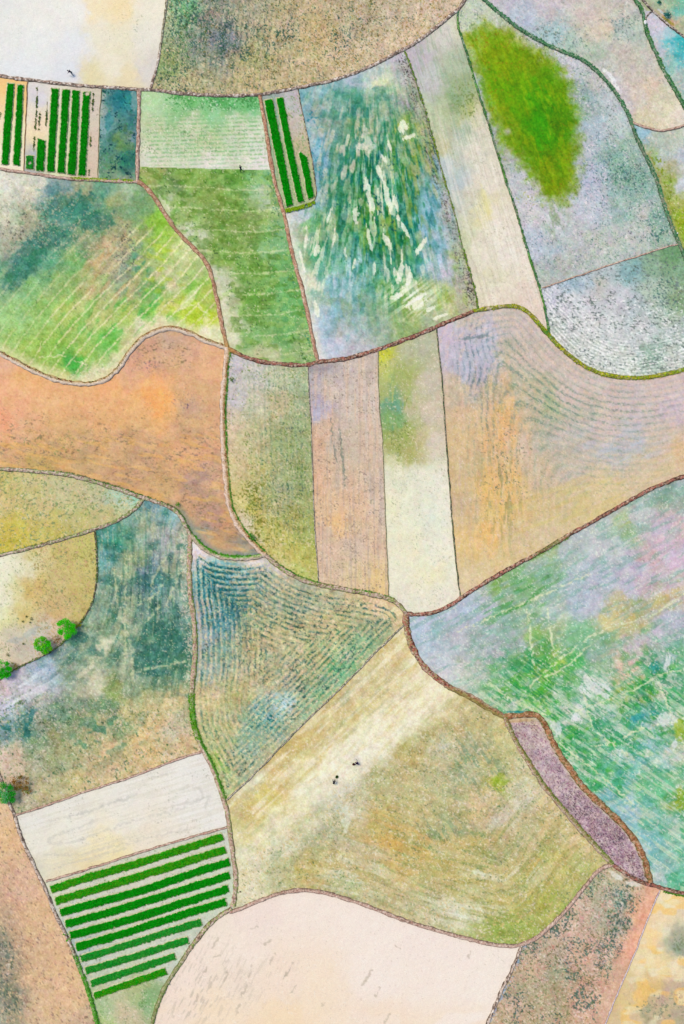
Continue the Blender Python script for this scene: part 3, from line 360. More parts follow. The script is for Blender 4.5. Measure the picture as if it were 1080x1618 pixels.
        f.lin('DAD0A6',[P("60,565 100,562 140,578"),P("280,490 310,480 330,500"),P("60,560 66,540")],2.2,.6)
        f.spk('7E8476',.45,2.2,f.m(40,350,50,50)+f.m(200,400,30,50),6); f.spk('3A6A50',.07,2.6,sst(420,450,y)*sst(330,200,x)+.4,7); f.spk('E0D8C0',.35,2.2,f.m(10,300,60,40)+f.m(150,590,60,14)+f.m(270,520,60,16),9)
        f.blob('5A8C90',[(82,300,20,10,-10)],.5,.5,1); f.mix('D6CBA0',sst(22,7,bdist(f,['b_16']))*.6)
        f.blob('DAD4B8',[(300,470,6,20,40),(325,520,8,16)],.5,.5,2); f.blob('3E8A68',[(15,440,16,7,-30),(55,405,26,9,-35)],.5,.5,3); g=(.045,.035)
    elif name=='F16':
        f.spk('A08A6E',.42,2.2,sst(610,700,y)*.8+f.m(260,560,60,30),1,-.2,2); f.spk('8C7C80',.35,2.4,f.m(315,750,40,50)+f.m(290,635,26,20)+f.m(240,570,50,20),2); f.spk('8A9A60',.25,2.2,f.m(60,710,70,25)+f.m(150,690,60,16)+.2,3)
        f.streak('D8A868',.5,x*.95+y*.2,y-.2*x,30,6,.4,sst(660,700,y),4); f.streak('A89074',.4,x*.9+y*.4,y-.5*x,24,5,.35,sst(650,700,y),5); f.streak('DCB080',.3,x,y,30,16,.4,1,6)
        D=bdist(f,['b_18b','b_18']); f.mix('7C8A88',sst(16,5,D)*sst(250,300,x)*.7); g=(.03,.022)
    elif name=='F17':
        f.mix('D0BC90',.2+0*x)
        msk=sst(366,420,x+10*f.w1)
        rows(f,'7C9478',x-(y-570)*.03,8,.4,.5,msk*sst(930,800,y)+.0,1,y,.35,.2)
        f.spk('6C8A70',.36,2.,msk*(.55+.45*f.m(460,780,50,130))*sst(930,780,y),2,1.5,1.6); f.spk('D8C8A4',.35,2.2,1,3); f.spk('8C9440',.4,2.2,f.m(430,830,60,80)+f.m(400,780,20,40),4); f.spk('90A0B4',.2,2.4,f.m(372,620,12,50),5); f.spk('7C9A4A',.25,2.2,1,6); g=(.045,.03)
    elif name=='F18':
        f.streak('D8B090',.4,y,x,70,3,.4,1,1,.08); f.streak('A89890',.4,y,x,70,3,.32,1,2,.08); f.lin('62776C',[P("523,660 526,700 531,730"),P("537,680 542,740 545,770")],2.6,.6); f.spk('E0C4AC',.3,2,1,3); f.spk('9C8A80',.25,2,1,4); f.spk('7F8C60',.2,2.2,f.m(550,890,50,20),5)
        f.blob('9A9EC0',[(506,645,8,14)],.25,.6); f.mix('8E8690',f.m(505,582,30,8)*.6); g=(.03,.02)
    elif name=='F19':
        f.mix('E8E4D8',sst(728,752,y+14*f.w1)*.4)
        f.streak('8CA050',.55,y,x,30,6,.45,f.m(635,660,22,70),1); f.streak('5F9478',.7,y,x,22,4,.5,f.m(621,640,8,40),2,.06); f.spk('8A9A58',.45,2.2,f.m(630,680,30,60)+f.m(605,570,16,16),3); f.spk('E2D6C2',.3,2,1,4); f.spk('AEB498',.2,2.2,1,5)
        f.streak('DCDCC2',.4,y,x,50,9,.4,sst(720,750,y),6); g=(.026,.022)
    elif name=='F20':
        D=bdist(f,['b_9','b_9y'])
        # furrows bend from the bank in the north east down to the strip edge in the west
        Dw=bdist(f,['b_38']); kk=24.; Dm=-kk*np.log(np.exp(-D/kk)+np.exp(-Dw*.95/kk))
        mm=f.m(800,570,60,60)+f.m(860,640,50,50)+f.m(960,650,110,40)
        rows(f,'768C7C',Dm,10.5,.75,.38,mm*.9,1,x-y,.42,.3); rows(f,'5E7488',x+4*np.sin(y/16),9,.85,.45,f.m(757,565,32,60),2,y,.38,.3); rows(f,'6C8078',x,10,.6,.4,f.m(765,660,34,70),22,y,.46,.3); rows(f,'8C9C8C',Dm,11,.5,.35,f.m(880,640,120,60),23,x,.42,.3)
        rows(f,'8C9C88',Dm,10.5,.5,.4,f.m(900,720,160,90),3,x,.5,.3); rows(f,'D9B9A0',Dm+5,10.5,.4,.5,1,4,x,.4,.3)
        f.streak('E6AE6C',.5,y,x,30,9,.42,f.m(790,690,40,100)+f.m(780,830,40,60),5); f.streak('7F8A60',.5,y,x,20,4,.35,f.m(790,780,40,90),6); f.spk('7C8A70',.25,2.4,.3+f.m(800,740,50,80),7); f.spk('D9C0B0',.25,2.2,1,8)
        f.streak('A8AFC8',.4,x,y+.35*x,40,8,.42,f.m(980,700,90,30),9); f.blob('B0B0CC',[(757,548,24,10),(765,570,14,22,15),(735,575,7,26)],.4,.5,1); f.blob('6E8088',[(750,533,22,2.5,-8),(790,520,0.1,.1)],.6,.6,2)
        f.streak('CBB66A',.4,x,y+.45*x,60,7,.4,f.m(900,800,160,50,-25),10); f.streak('BFA0A0',.3,y,x,40,3,.4,f.m(730,790,20,120),11); g=(.03,.024)
    elif name=='F21':
        f.spk('8FA070',.4,2.2,1,1,-.5,1.6); f.spk('D6B98C',.4,2.2,1,2); f.spk('BDB03C',.3,2.2,sst(800,850,y),3); f.spk('6F8C60',.2,2.2,sst(800,760,y),4); f.spk('D8C8C0',.2,2.2,1,5); g=(.035,.03)
    elif name=='F22':
        f.mix('E2DFC8',sst(22,-8,x-(955-y)*.28+14*f.w1)*sst(1010,960,y)*.8)
        f.spk('A89C5C',.3,2.2,sst(30,60,x),1); f.spk('D8B48C',.35,2.2,sst(30,60,x),2); f.spk('8C9A70',.25,2.2,1,3); f.blob('A0A8A4',[(50,998,14,5,-35),(25,1012,12,5)],.5,.6); g=(.03,.022)
    elif name=='F23':
        Dl=bdist(f,['b_21']); Dr=bdist(f,['b_19']); t=Dr/(Dl+Dr+1); ph=t*150
        msk=sst(1110,1060,y-.25*(x-200))
        f.streak('467E6C',.55,y-x*.3,ph,34,3.2,.46,msk*(f.m(240,980,70,110)+.35),1,.12); f.streak('A9B08C',.4,y-x*.3,ph,20,2.6,.32,msk,2,.1); f.streak('3A7A70',.5,x,y,22,18,.42,msk,31,.15); f.streak('4A6C74',.45,y,ph,40,2.2,.36,msk*f.m(240,930,60,60),3,.07)
        f.lin('B9BC94',[P("200,870 196,960 198,1040"),P("215,955 240,945 255,925"),P("230,985 250,960"),P("220,1060 290,1045")],3.2,.7)
        low=sst(1080,1130,y)+f.m(30,1110,60,40)
        f.mix('D2B48C',.32*low*sst(90,170,x)*sst(1090,1130,y)); f.spk('5E8866',.3,2.8,low*(.5+.5*fbm(x/20,y/20,9,2)),4,1,1.8); f.spk('D8B888',.45,2.4,low*sst(100,160,x),5); f.spk('8AA86C',.25,2.4,low,6); f.spk('C8B8A8',.3,2.4,low,7)
        f.streak('4A8A70',.6,x,y,16,12,.4,sst(1100,1130,y)*(f.m(190,1150,40,40)+f.m(140,1170,30,40)),8); f.blob('35837C',[(50,1130,4,14,20),(42,1155,5,12,-5),(12,1150,10,5)],.75,.6,1)
        f.streak('C6C6D2',.7,x*.8-y*.55,x*.55+y*.8,40,5,.5,f.m(40,1090,60,30,-30),9); f.blob('BDBA9C',[(150,1083,4,16,35),(160,1021,10,6,-20),(135,1060,4,22,50)],.75,.5,2); f.spk('4A80B8',.4,2.8,f.m(70,1060,14,9),10)
        f.streak('3F8C80',.6,x,y,14,10,.45,f.m(178,860,22,30),11); f.spk('C2C2A0',.25,2,1,12); f.spk('D4C4AC',.7,2.3,sst(24,6,bdist(f,['b_19']))*sst(1110,1080,y),14); f.lin('B8BC94',[P('262,880 240,915 236,960'),P('180,900 186,960 205,1010 210,1080'),P('285,900 262,960')],3,.6,.6,3); g=(.05,.035)
    elif name=='F24':
        D1=bdist(f,['b_34','b_18b']); D2=bdist(f,['b_19'])*1.0; D3=bdist(f,['b_35'])
        D=np.minimum(np.minimum(D1,D2+3),D3+2)
        edge=sst(9,15,D); f.mix('C8AE88',.28*sst(340,440,x))
        rows(f,'2B7680',D,8.4,.95,.5,edge*np.clip(f.m(350,930,55,70)*1.4,0,1),1,np.where(D2<D1,y,x),.24,.16)
        rows(f,'41706A',D+5*(fbm(x/30,y/30,41,2)-.5),8.2,.75,.55,edge*(.35+.65*sst(.4,.6,fbm(x/26,y/26,43,2)))*(1-.75*f.m(370,1120,60,60)),2,np.where(D2<np.minimum(D1,D3),y,x-y*(D3<D1)),.45,.3); rows(f,'4F9C74',D,8.2,.7,.45,edge*f.m(540,1060,60,60,-40),3,x-y,.42,.2)
        rows(f,'CDB48C',D+4,8.2,.6,.5,1,4,x,.4,.2)
        f.spk('4F7C74',.45,2.4,edge*(.6-.4*f.m(360,1110,60,60)),5,-.75,1.4); f.spk('D8BC9A',.35,2.3,.6+0*x,6); f.spk('2F8C90',.6,3.,f.m(425,1135,22,28,-40),7); f.spk('B8D0E6',.5,3,f.m(448,1115,14,12),8); f.spk('C8C890',.25,2.4,1,9); g=(.05,.035)
    elif name=='F25':
        u,v=f.rot(-43); A=sst(0,60,(1260-y)+ (560-x)*.7)
        f.streak('E2D9B8',.5,u,v,70,9,.42,A,1); f.streak('C4A868',.45,u,v,50,6,.36,A,2); f.streak('98A484',.4,u,v,30,5,.34,A*f.m(560,1110,110,60)+f.m(430,1330,60,50),3)
        r=np.hypot(x-560,y-1040); th=np.arctan2(y-1040,x-560)*300
        R=1-A
        D=bdist(f,['b_26']); 
        wS=sst(180,60,D)
        along=np.where(wS>.5,x,th); ac=np.where(wS>.5,D,r)
        f.streak('C8A45C',.42,x-.0*y,D+.1*x,50,12,.45,R*(f.m(640,1340,120,50)+f.m(860,1370,70,50)+.3),4); f.streak('86945C',.55,x,D,40,6,.42,R*(f.m(740,1370,160,90)+.3),5,.08); f.streak('C6CAB0',.6,x,D,46,6,.4,R*(f.m(560,1390,60,40)+f.m(730,1440,70,30)+f.m(800,1380,80,20)+.15),6,.08)
        f.streak('84A048',.6,x,D,40,7,.5,sst(34,8,D)*sst(730,790,x),7)
        bd,_=segdist(x+f.w1*40,y+f.w2*40,P('705,1092 650,1130 600,1160 545,1215 480,1275 420,1340 385,1410')); f.mix('E6DCC0',sst(48,0,bd+26*(fbm(u/30,v/12,88,3)-.5)*2)*.58); f.mix('D4BA84',.16*R)
        bd,_=segdist(x+f.w1*40,y+f.w2*40,P('640,1140 680,1130 740,1125')); 
        ux,vx=f.rot(55); f.streak('7C9474',.8,ux,vx,18,4.5,.44,f.m(750,1205,55,42,45)+.8*f.m(700,1310,50,20),8,.07)
        f.streak('BFC2B0',.6,u,v,20,8,.5,f.m(540,1270,20,50,30)+f.m(700,1180,30,12),9)
        f.spk('7C9468',.3,2.2,R*R*.8,10); f.spk('D0B078',.35,2.3,R,11); f.spk('D8CCB4',.35,2.3,1,12); pass
        f.blob('8EAA28',[(788,1232,12,10)],.45,.6,1); f.blob('D0D2BC',[(752,1378,12,3,15),(728,1447,26,2.5,14),(548,1295,7,22,8)],.6,.6,2)
        g=(.045,.032)
    elif name=='F26':
        u,v=f.rot(-28); ux,vx=f.rot(35); gz=f.m(840,1070,70,50)+f.m(930,1180,110,90)+f.m(1040,1090,60,70)
        up=1-sst(940,1040,y)
        f.streak('5FA460',.6,u,v,36,7,.42,f.m(820,920,70,40,-28)+f.m(820,960,80,30,-28),1,.08); f.streak('AEB2C4',.4,u,v,40,10,.42,up+.3*f.m(780,1010,90,40),2); f.streak('7FA898',.5,u,v,30,6,.4,1,3,.1)
        f.streak('36A45C',.75,ux,vx,14,8,.46,gz,4,.14); f.streak('58B440',.6,u,v,20,12,.42,gz,5,.15); f.blob('C6C8C0',[(932,1082,20,12,-58),(905,1130,22,9,-25),(960,1120,26,8,-25),(1056,1140,14,12),(1000,1200,24,8,30),(1060,1195,16,10)],.5,.8,7,.5); f.blob('A2A6B8',[(700,1010,40,16,-20),(770,1020,50,10,-25),(900,960,36,12,-25)],.35,.8,8,.6); f.streak('DCE0D0',.4,ux,vx,20,3,.22,gz*.7+.4*sst(1100,1160,y),32,.1); f.streak('C2C4BC',.5,x,y,26,18,.36,sst(1040,1100,y),35,.15); f.streak('3C9C6C',.45,x,y,20,14,.42,sst(1100,1160,y),36,.15); f.streak('2E8A5C',.5,ux,vx,12,2.2,.4,gz,33,.05); f.streak('C4B8B4',.5,u,v,30,10,.4,f.m(1030,900,90,70)+f.m(740,1050,60,30),34); f.streak('B8C8A8',.6,ux,vx,34,4,.36,sst(1040,1120,y),6,.07); f.streak('5FA8A0',.4,u,v,18,10,.4,f.m(1010,1180,80,120)+f.m(990,1290,70,60),7); f.streak('8AB0C8',.4,ux,vx,20,6,.42,f.m(980,1290,50,50)+f.m(1040,1180,60,40),8)
        f.streak('C6A0B0',.5,u,v,26,12,.42,f.m(1050,870,60,60),9); f.streak('CBB060',.4,x*.6-y*.8,x*.8+y*.6,10,8,.45,f.m(985,965,46,16,-20)+f.m(1055,940,36,16,-35),10,.08)
        f.lin('CDD2A6',[P("720,1000 790,968 863,938 933,906"),P("820,1110 843,1078 893,1035 930,1008 967,990 1027,975 1085,936"),P("905,1125 960,1106 1007,1087 1040,1067 1090,1055"),P("863,963 868,990 877,1040"),P("833,963 843,1050"),P("940,1180 967,1173 1007,1153 1080,1137"),P("1037,1070 1060,1130 1090,1200"),P("770,1077 810,1107 860,1130"),P("870,1165 930,1210 1000,1270"),P("860,1070 900,1050 930,1020"),P("920,1090 935,1150 1000,1200")],2.6,.75)
        f.blob('C4CCC6',[(935,1078,5,18,-58),(943,1092,4.5,22,-58),(928,1095,4,14,-55),(955,1085,3,12,-58),(1055,1045,5,14,10),(1050,1136,12,10),(1066,1175,4,9),(910,1135,10,7),(880,1152,8,12,-30)],.8,.5,1,.16)
        f.lin('5F9A70',[P("912,1070 935,1098"),P("925,1065 958,1092"),P("915,1088 940,1118"),P("985,1030 1000,1070"),P("1045,1030 1062,1062")],1.6,.8,.2)
        f.blob('269A9C',[(1008,1133,14,6,-25),(1035,1125,8,5),(1033,1055,5,7)],.6,.7,2); f.blob('EAD0B4',[(985,1052,20,7,15)],.3,.6,3); f.blob('96AE28',[(1073,1150,8,16),(1075,1262,7,16)],.6,.5,4)
        f.blob('1F8A94',[(818,1125,14,2)],.8,.5,5); f.spk('3F9A68',.3,2.4,.1+gz*.6,11); f.spk('D0D4C4',.3,2.4,1,12); g=(.034,.034)
    elif name=='F27':
        f.mix('C8A8AE',.38+0*x)
        f.spk('D8BFB4',.55,1.5,1,1); f.spk('6E5466',.45,1.4,.6+.4*sst(1200,1320,y),2); f.spk('A8708C',.3,2.,1,3); f.blob('BFA06C',[(822,1137,24,4,-6)],.8,.4); f.mix('C2B29A',sst(9,5,bdist(f,['b_31']))*.6); g=(.06,.035)
    elif name=='F28':
        f.lin('AAA8A2',[P("75,1326 130,1305 152,1296"),P("74,1330 90,1334 120,1328 200,1300 290,1276 320,1262 318,1247 300,1241 283,1248"),P("72,1350 120,1351 200,1332 300,1309"),P("180,1268 215,1258"),P("80,1297 150,1280 165,1272"),P("240,1228 262,1222"),P("90,1370 200,1340"),P("110,1290 215,1255"),P("270,1275 330,1258 322,1280")],3.,.32,.8)
        u,v=f.rot(-17); f.streak('C8C2B2',.35,u,v,50,3,.38,1,1,.08); f.spk('A8A698',.18,2.2,sst(.5,.62,fbm(x/18,y/18,5,2)),2); g=(.014,.01)
    elif name=='F29':
        f.mix('C2D0BA',.4*sst(1560,1520,y))
        f.spk('7C9CB0',.45,2.2,f.m(130,1490,22,8,-15)+f.m(150,1500,20,8)+.3*f.m(150,1470,30),1); f.spk('6F9A58',.45,2.2,f.m(228,1575,12,30)+f.m(160,1605,14,20)+.1,2); f.spk('D8CCB8',.3,2.2,1,3); f.spk('3F7C78',.3,2.3,f.m(190,1565,50,5,-15),4); f.spk('8A9A78',.2,2.2,1,5); g=(.026,.02)
    elif name=='F30':
        f.mix('DCB890',.25*sst(20,60,x))
        f.spk('E2BC94',.4,2,1,1,1.,2.2); f.spk('A88C78',.3,2,1,2,1.,2.2); f.spk('6E7A6C',.5,2.2,f.m(5,1510,26,60)+f.m(10,1590,26,30),3,1,2); f.spk('D2C8BC',.3,2.2,f.m(10,1520,30,70),4,1,2); f.spk('A8B070',.2,2.,sst(30,4,bdist(f,['b_23'])),5); g=(.04,.025)
    elif name=='F31':
        u,v=f.rot(-62); f.streak('B8AEA0',.5,u,v,14,2.6,.26,f.m(310,1540,70,70)*.9+f.m(400,1540,70,60)*.5+f.m(300,1600,50,40),1,.09)

        for q,(bx,by,bl,ba) in enumerate([(457,1532,12,60),(452,1540,8,55),(395,1535,10,75),(386,1565,12,60),(430,1515,9,60),(422,1490,6,40),(582,1542,10,60),(595,1568,9,65),(463,1563,7,60),(342,1510,6,20),(320,1540,14,60),(741,1508,5,80),(612,1610,8,60),(340,1490,9,60),(627,1495,5,-50),(402,1466,6,20),(508,1587,3,30),(575,1550,7,60),(310,1580,10,65),(375,1595,9,70),(355,1545,8,62)]):
            aa=math.radians(ba); f.lin('A39A8C',[[(bx-bl*math.cos(aa),by+bl*math.sin(aa)),(bx+bl*math.cos(aa),by-bl*math.sin(aa))]],2.2,.5,.9,q)
        f.spk('B5AA9C',.06,2,1,2); f.spk('F0E2D6',.2,2.2,1,3); f.streak('E6CDB0',.4,x,y,60,30,.5,sst(1560,1620,y),4); g=(.009,.007)
    elif name=='F32':
        R=sst(8,30,bdist(f,['b_29'])+f.w1*20); f.spk('5A7C70',.6,2.3,R*(.35+.65*sst(.4,.6,fbm(x/22,y/22,4,2))),1); f.spk('DCC4B4',.4,2.2,R,2); f.spk('C98F80',.4,2.2,1,3); f.spk('8A8C60',.3,2.2,R,4); f.mix('DFA084',sst(26,8,bdist(f,['b_29']))*.75*sst(1540,1500,y)); f.spk('86A0E0',.7,3,sst(10,4,bdist(f,['b_28'])),6); f.blob('D6D0C4',[(972,1383,14,4,38),(1000,1397,12,4,10)],.8,.4); f.spk('3F8078',.5,2.4,f.m(985,1415,18,8,40),7); g=(.045,.03)
    elif name=='F33':
        l=f.c.mean(1,keepdims=True); f.c=l+(f.c-l)*.85
        f.streak('EAB86C',.6,x,y,22,16,.42,1,1); f.streak('DCD6B8',.5,x,y,22,12,.36,1,2); f.spk('8C9478',.5,2.6,f.m(1072,1490,14,20)+f.m(1050,1590,50,22),3); f.spk('C0A090',.4,2.4,f.m(1060,1580,30,24),4); g=(.022,.022)
    f.grain(*g)
def paint_all():
    lab=partition(); XX,YY=np.meshgrid(gx,gy); XX=XX.astype(np.float32); YY=YY.astype(np.float32)
    col=np.zeros((NY,NX,3),np.float32)
    for k,n in enumerate(FIELDS):
        m=lab==k; f=Fld(n,XX[m],YY[m],k+1); paint_field(n,f); c=np.clip(f.c,0.01,.99)
        ex=np.maximum(0,c[:,2]-np.maximum(c[:,0],c[:,1])); c[:,2]-=ex*.3; c[:,1]+=ex*.1
        kc,ks=CON.get(n,(1.,1.)); l=c.mean(1,keepdims=True); c=np.clip(.6+(l-.6)*kc+(c-l)*ks,0,.99)
        col[m]=np.clip(c+.5*c*(c-.33)*(1.09-c),.01,.96)
    return lab,col
# ---- helpers ----
col_=scene.collection
def tag(o,label=None,cat=None,group=None,kind=None):
    if label: o['label']=label
    if cat: o['category']=cat
    if group: o['group']=group
    if kind: o['kind']=kind
    return o
def new_mat(name,rough=.95,nscale=6.,namp=.12,bump=.35,bdist=.03,attr=True,base=(.3,.3,.3),spec=.15,n2=None):
    m=bpy.data.materials.new(name); m.use_nodes=True; t=m.node_tree; N=t.nodes; L=t.links; b=N['Principled BSDF']
    b.inputs['Roughness'].default_value=rough; b.inputs['Specular IOR Level'].default_value=spec
    co=N.new('ShaderNodeTexCoord')
    no=N.new('ShaderNodeTexNoise'); no.inputs['Scale'].default_value=nscale; no.inputs['Detail'].default_value=5; no.inputs['Roughness'].default_value=.65
    L.new(co.outputs['Object'],no.inputs['Vector'])
    mr=N.new('ShaderNodeMapRange'); mr.inputs[1].default_value=.3; mr.inputs[2].default_value=.7; mr.inputs[3].default_value=1-namp; mr.inputs[4].default_value=1+namp
    L.new(no.outputs['Fac'],mr.inputs[0])
    mu=N.new('ShaderNodeVectorMath'); mu.operation='SCALE'
    if attr:
        a=N.new('ShaderNodeAttribute'); a.attribute_name='Col'; L.new(a.outputs['Color'],mu.inputs[0])
    else: mu.inputs[0].default_value=base
    L.new(mr.outputs[0],mu.inputs['Scale']); L.new(mu.outputs[0],b.inputs['Base Color'])
    if bump:
        bp=N.new('ShaderNodeBump'); bp.inputs['Strength'].default_value=bump; bp.inputs['Distance'].default_value=bdist
        L.new(no.outputs['Fac'],bp.inputs['Height']); L.new(bp.outputs[0],b.inputs['Normal'])
    return m
def leafy(m):
    t=m.node_tree; N=t.nodes; L=t.links; b=N['Principled BSDF']; o=N['Material Output']; tr=N.new('ShaderNodeBsdfTranslucent'); mx=N.new('ShaderNodeMixShader'); mx.inputs[0].default_value=.38
    L.new(b.inputs['Base Color'].links[0].from_socket,tr.inputs[0]); L.new(b.outputs[0],mx.inputs[1]); L.new(tr.outputs[0],mx.inputs[2]); L.new(mx.outputs[0],o.inputs[0]); return m
M={'soil':new_mat('tilled_soil',.95,5.,.10,.5,.05),'bank':new_mat('bank_earth',.95,4.,.16,.6,.05),
   'leaf':new_mat('leaf_green',.8,9.,.12,0,spec=.03),'crown':leafy(new_mat('crown_leaf',.7,9.,.12,0,spec=.05)),'bark':new_mat('bark',.9,14.,.25,.5,attr=False,base=(.12,.08,.05)),
   'cloth':new_mat('cloth',.9,30.,.1,.2,.01),'far':None}
def mesh_np(name,co,faces,mat,cols=None,parent=None,nloop=3,smooth=False):
    """co (n,3); faces (m,nloop) ints; cols (n,3) linear albedo"""
    me=bpy.data.meshes.new(name); co=np.ascontiguousarray(co,np.float32); faces=np.ascontiguousarray(faces,np.int32)
    me.vertices.add(len(co)); me.vertices.foreach_set('co',co.ravel())
    me.loops.add(faces.size); me.loops.foreach_set('vertex_index',faces.ravel())
    me.polygons.add(len(faces)); me.polygons.foreach_set('loop_start',np.arange(0,faces.size,faces.shape[1],dtype=np.int32))
    try: me.polygons.foreach_set('loop_total',np.full(len(faces),faces.shape[1],np.int32))
    except Exception: pass
    if smooth: me.polygons.foreach_set('use_smooth',np.ones(len(faces),bool))
    me.update(calc_edges=True)
    if cols is not None:
        a=me.color_attributes.new('Col','FLOAT_COLOR','POINT'); d=np.ones((len(co),4),np.float32); d[:,:3]=cols; a.data.foreach_set('color',d.ravel())
    me.materials.append(mat)
    o=bpy.data.objects.new(name,me); col_.objects.link(o)
    if parent: o.parent=parent
    return o
def empty(name,loc,rz=0):
    e=bpy.data.objects.new(name,None); e.location=loc; e.rotation_euler=(0,0,rz); e.empty_display_size=.3; col_.objects.link(e); return e
class MB:
    """collects coloured quads/tris (all stored as triangles)"""
    def __init__(s): s.v=[]; s.f=[]; s.c=[]; s.n=0
    def add(s,v,f,c):
        v=np.asarray(v,np.float32); f=np.asarray(f,np.int64)
        c=np.asarray(c,np.float32); c=np.broadcast_to(c,(len(v),3))
        s.v.append(v); s.f.append(f+s.n); s.c.append(c); s.n+=len(v)
    def tube(s,pts,rad,c,n=7,cap=True):
        pts=[Vector(p) for p in pts]; rings=[]
        for i,p in enumerate(pts):
            d=(pts[min(i+1,len(pts)-1)]-pts[max(i-1,0)]).normalized()
            u=d.cross(Vector((0,0,1)) if abs(d.z)<.9 else Vector((1,0,0))).normalized(); w_=d.cross(u)
            for k in range(n):
                a=2*math.pi*k/n; rings.append(p+(u*math.cos(a)+w_*math.sin(a))*rad[i])
        f=[]
        for i in range(len(pts)-1):
            for k in range(n):
                a=i*n+k; b=i*n+(k+1)%n; f+= [(a,b,b+n),(a,b+n,a+n)]
        m=len(rings); rings.append(pts[0]); rings.append(pts[-1])
        for k in range(n): f+=[(m,(k+1)%n,k),(m+1,(len(pts)-1)*n+k,(len(pts)-1)*n+(k+1)%n)]
        s.add([tuple(q) for q in rings],f,c)
    def ell(s,c0,r,c,n=10,m=7,seed=None,amp=0.):
        v=[];f=[]; rg=random.Random(seed)
        for i in range(m+1):
            ph=math.pi*i/m
            for k in range(n):
                a=2*math.pi*k/n; q=1+amp*(rg.random()-.5); v.append((c0[0]+r[0]*q*math.sin(ph)*math.cos(a),c0[1]+r[1]*q*math.sin(ph)*math.sin(a),c0[2]+r[2]*q*math.cos(ph)))
        for i in range(m):
            for k in range(n):
                a=i*n+k;b=i*n+(k+1)%n; f+=[(a,a+n,b+n),(a,b+n,b)]
        s.add(v,f,c)
    def build(s,name,mat,parent=None,origin=None,smooth=False):
        v=np.concatenate(s.v)
        if origin is not None: v=v-np.array(origin,np.float32)
        o=mesh_np(name,v,np.concatenate(s.f),mat,np.concatenate(s.c),parent,3,smooth)
        if origin is not None: o.location=origin
        return o
rng=np.random.default_rng(7)
def tufts(P3,size,cols,nb=5,lean=.6,width=.16,jit=.25):
    """P3 (n,3) bases; size (n,) blade length; cols (n,3) albedo -> MB of pointed leaf blades"""
    n=len(P3); P3=np.asarray(P3,np.float32)
    P=np.repeat(P3,nb,0); S=np.repeat(np.asarray(size,np.float32),nb); C=np.repeat(np.asarray(cols,np.float32),nb,0)
    a=rng.random(n*nb)*2*np.pi; l=S*(.6+.6*rng.random(n*nb)); ln=lean*(.5+rng.random(n*nb))
    d=np.stack([np.cos(a)*np.sin(ln),np.sin(a)*np.sin(ln),np.cos(ln)],1); sd_=np.stack([-np.sin(a),np.cos(a),0*a],1)
    wv=(l*width)[:,None]
    base=P+np.stack([np.cos(a),np.sin(a),0*a],1)*(S*.12)[:,None]
    mid=base+d*(l*.55)[:,None]; tip=base+d*l[:,None]; tip[:,2]-=l*.18
    v=np.stack([base-sd_*wv*.4,base+sd_*wv*.4,mid-sd_*wv,mid+sd_*wv,tip],1).reshape(-1,3)
    q=np.arange(n*nb)[:,None]*5
    f=np.concatenate([q+np.array([[0,1,3]]),q+np.array([[0,3,2]]),q+np.array([[2,3,4]])],0)
    C=C*(1+jit*(rng.random((n*nb,1))-.5)*2)
    mb=MB(); mb.add(v,f,np.clip(np.repeat(C,5,0),0,.8)); return mb

# ---- ground: one sheet to the horizon, then the fields on it ----
gm=new_mat('far_fields',.95,.02,.35,0,attr=False,base=(.26,.25,.17))
t=gm.node_tree; vo=t.nodes.new('ShaderNodeTexVoronoi'); vo.inputs['Scale'].default_value=.022; co=t.nodes.new('ShaderNodeTexCoord'); t.links.new(co.outputs['Object'],vo.inputs['Vector'])
cr=t.nodes.new('ShaderNodeValToRGB'); e=cr.color_ramp; e.elements[0].color=(.16,.25,.13,1); e.elements[1].color=(.42,.36,.27,1); x_=e.elements.new(.4); x_.color=(.33,.29,.18,1); x_=e.elements.new(.7); x_.color=(.28,.33,.22,1); e.interpolation='CONSTANT'
sp_=t.nodes.new('ShaderNodeSeparateColor'); t.links.new(vo.outputs['Color'],sp_.inputs[0]); t.links.new(sp_.outputs[0],cr.inputs[0])
for nn in t.nodes:
    if nn.type=='VECT_MATH': t.links.new(cr.outputs[0],nn.inputs[0])
S_=1800
tag(mesh_np('ground',[(-S_,-S_,-.45),(S_,-S_,-.45),(S_,S_,-.45),(-S_,S_,-.45)],[(0,1,2,3)],gm,nloop=4),kind='structure')
lab,COL=paint_all()
lum=COL.mean(2)
XX,YY=np.meshgrid(gx,gy)
HZ=((fbm(XX/3.2,YY/3.2,901,2)-.5)*.05+(fbm(XX/40,YY/40,902,2)-.5)*.10).astype(np.float32)
blur=lum.copy()
for ax in (0,1):
    pd=[(0,0),(0,0)]; pd[ax]=(8,8); c=np.cumsum(np.pad(blur,pd,mode='edge').astype(np.float64),axis=ax)
    blur=((c[16:]-c[:-16]) if ax==0 else (c[:,16:]-c[:,:-16]))/16
AL=alb(COL)
idx=np.arange(NX*NY).reshape(NY,NX)
fx_=(XX.ravel()-540)*SC; fy_=(809-YY.ravel())*SC; fz_=HZ.ravel(); ALf=AL.reshape(-1,3)
cl=lab[:-1,:-1]
FLAB={'F28':'white','F31':'pale'}
for k,n in enumerate(FIELDS):
    jj,ii=np.nonzero(cl==k)
    q=np.stack([idx[jj,ii],idx[jj+1,ii],idx[jj+1,ii+1],idx[jj,ii+1]],1)
    u,inv=np.unique(q.ravel(),return_inverse=True)
    o=mesh_np('field',np.stack([fx_[u],fy_[u],fz_[u]],1),inv.reshape(-1,4),M['soil'],ALf[u])
    tag(o,kind='structure')

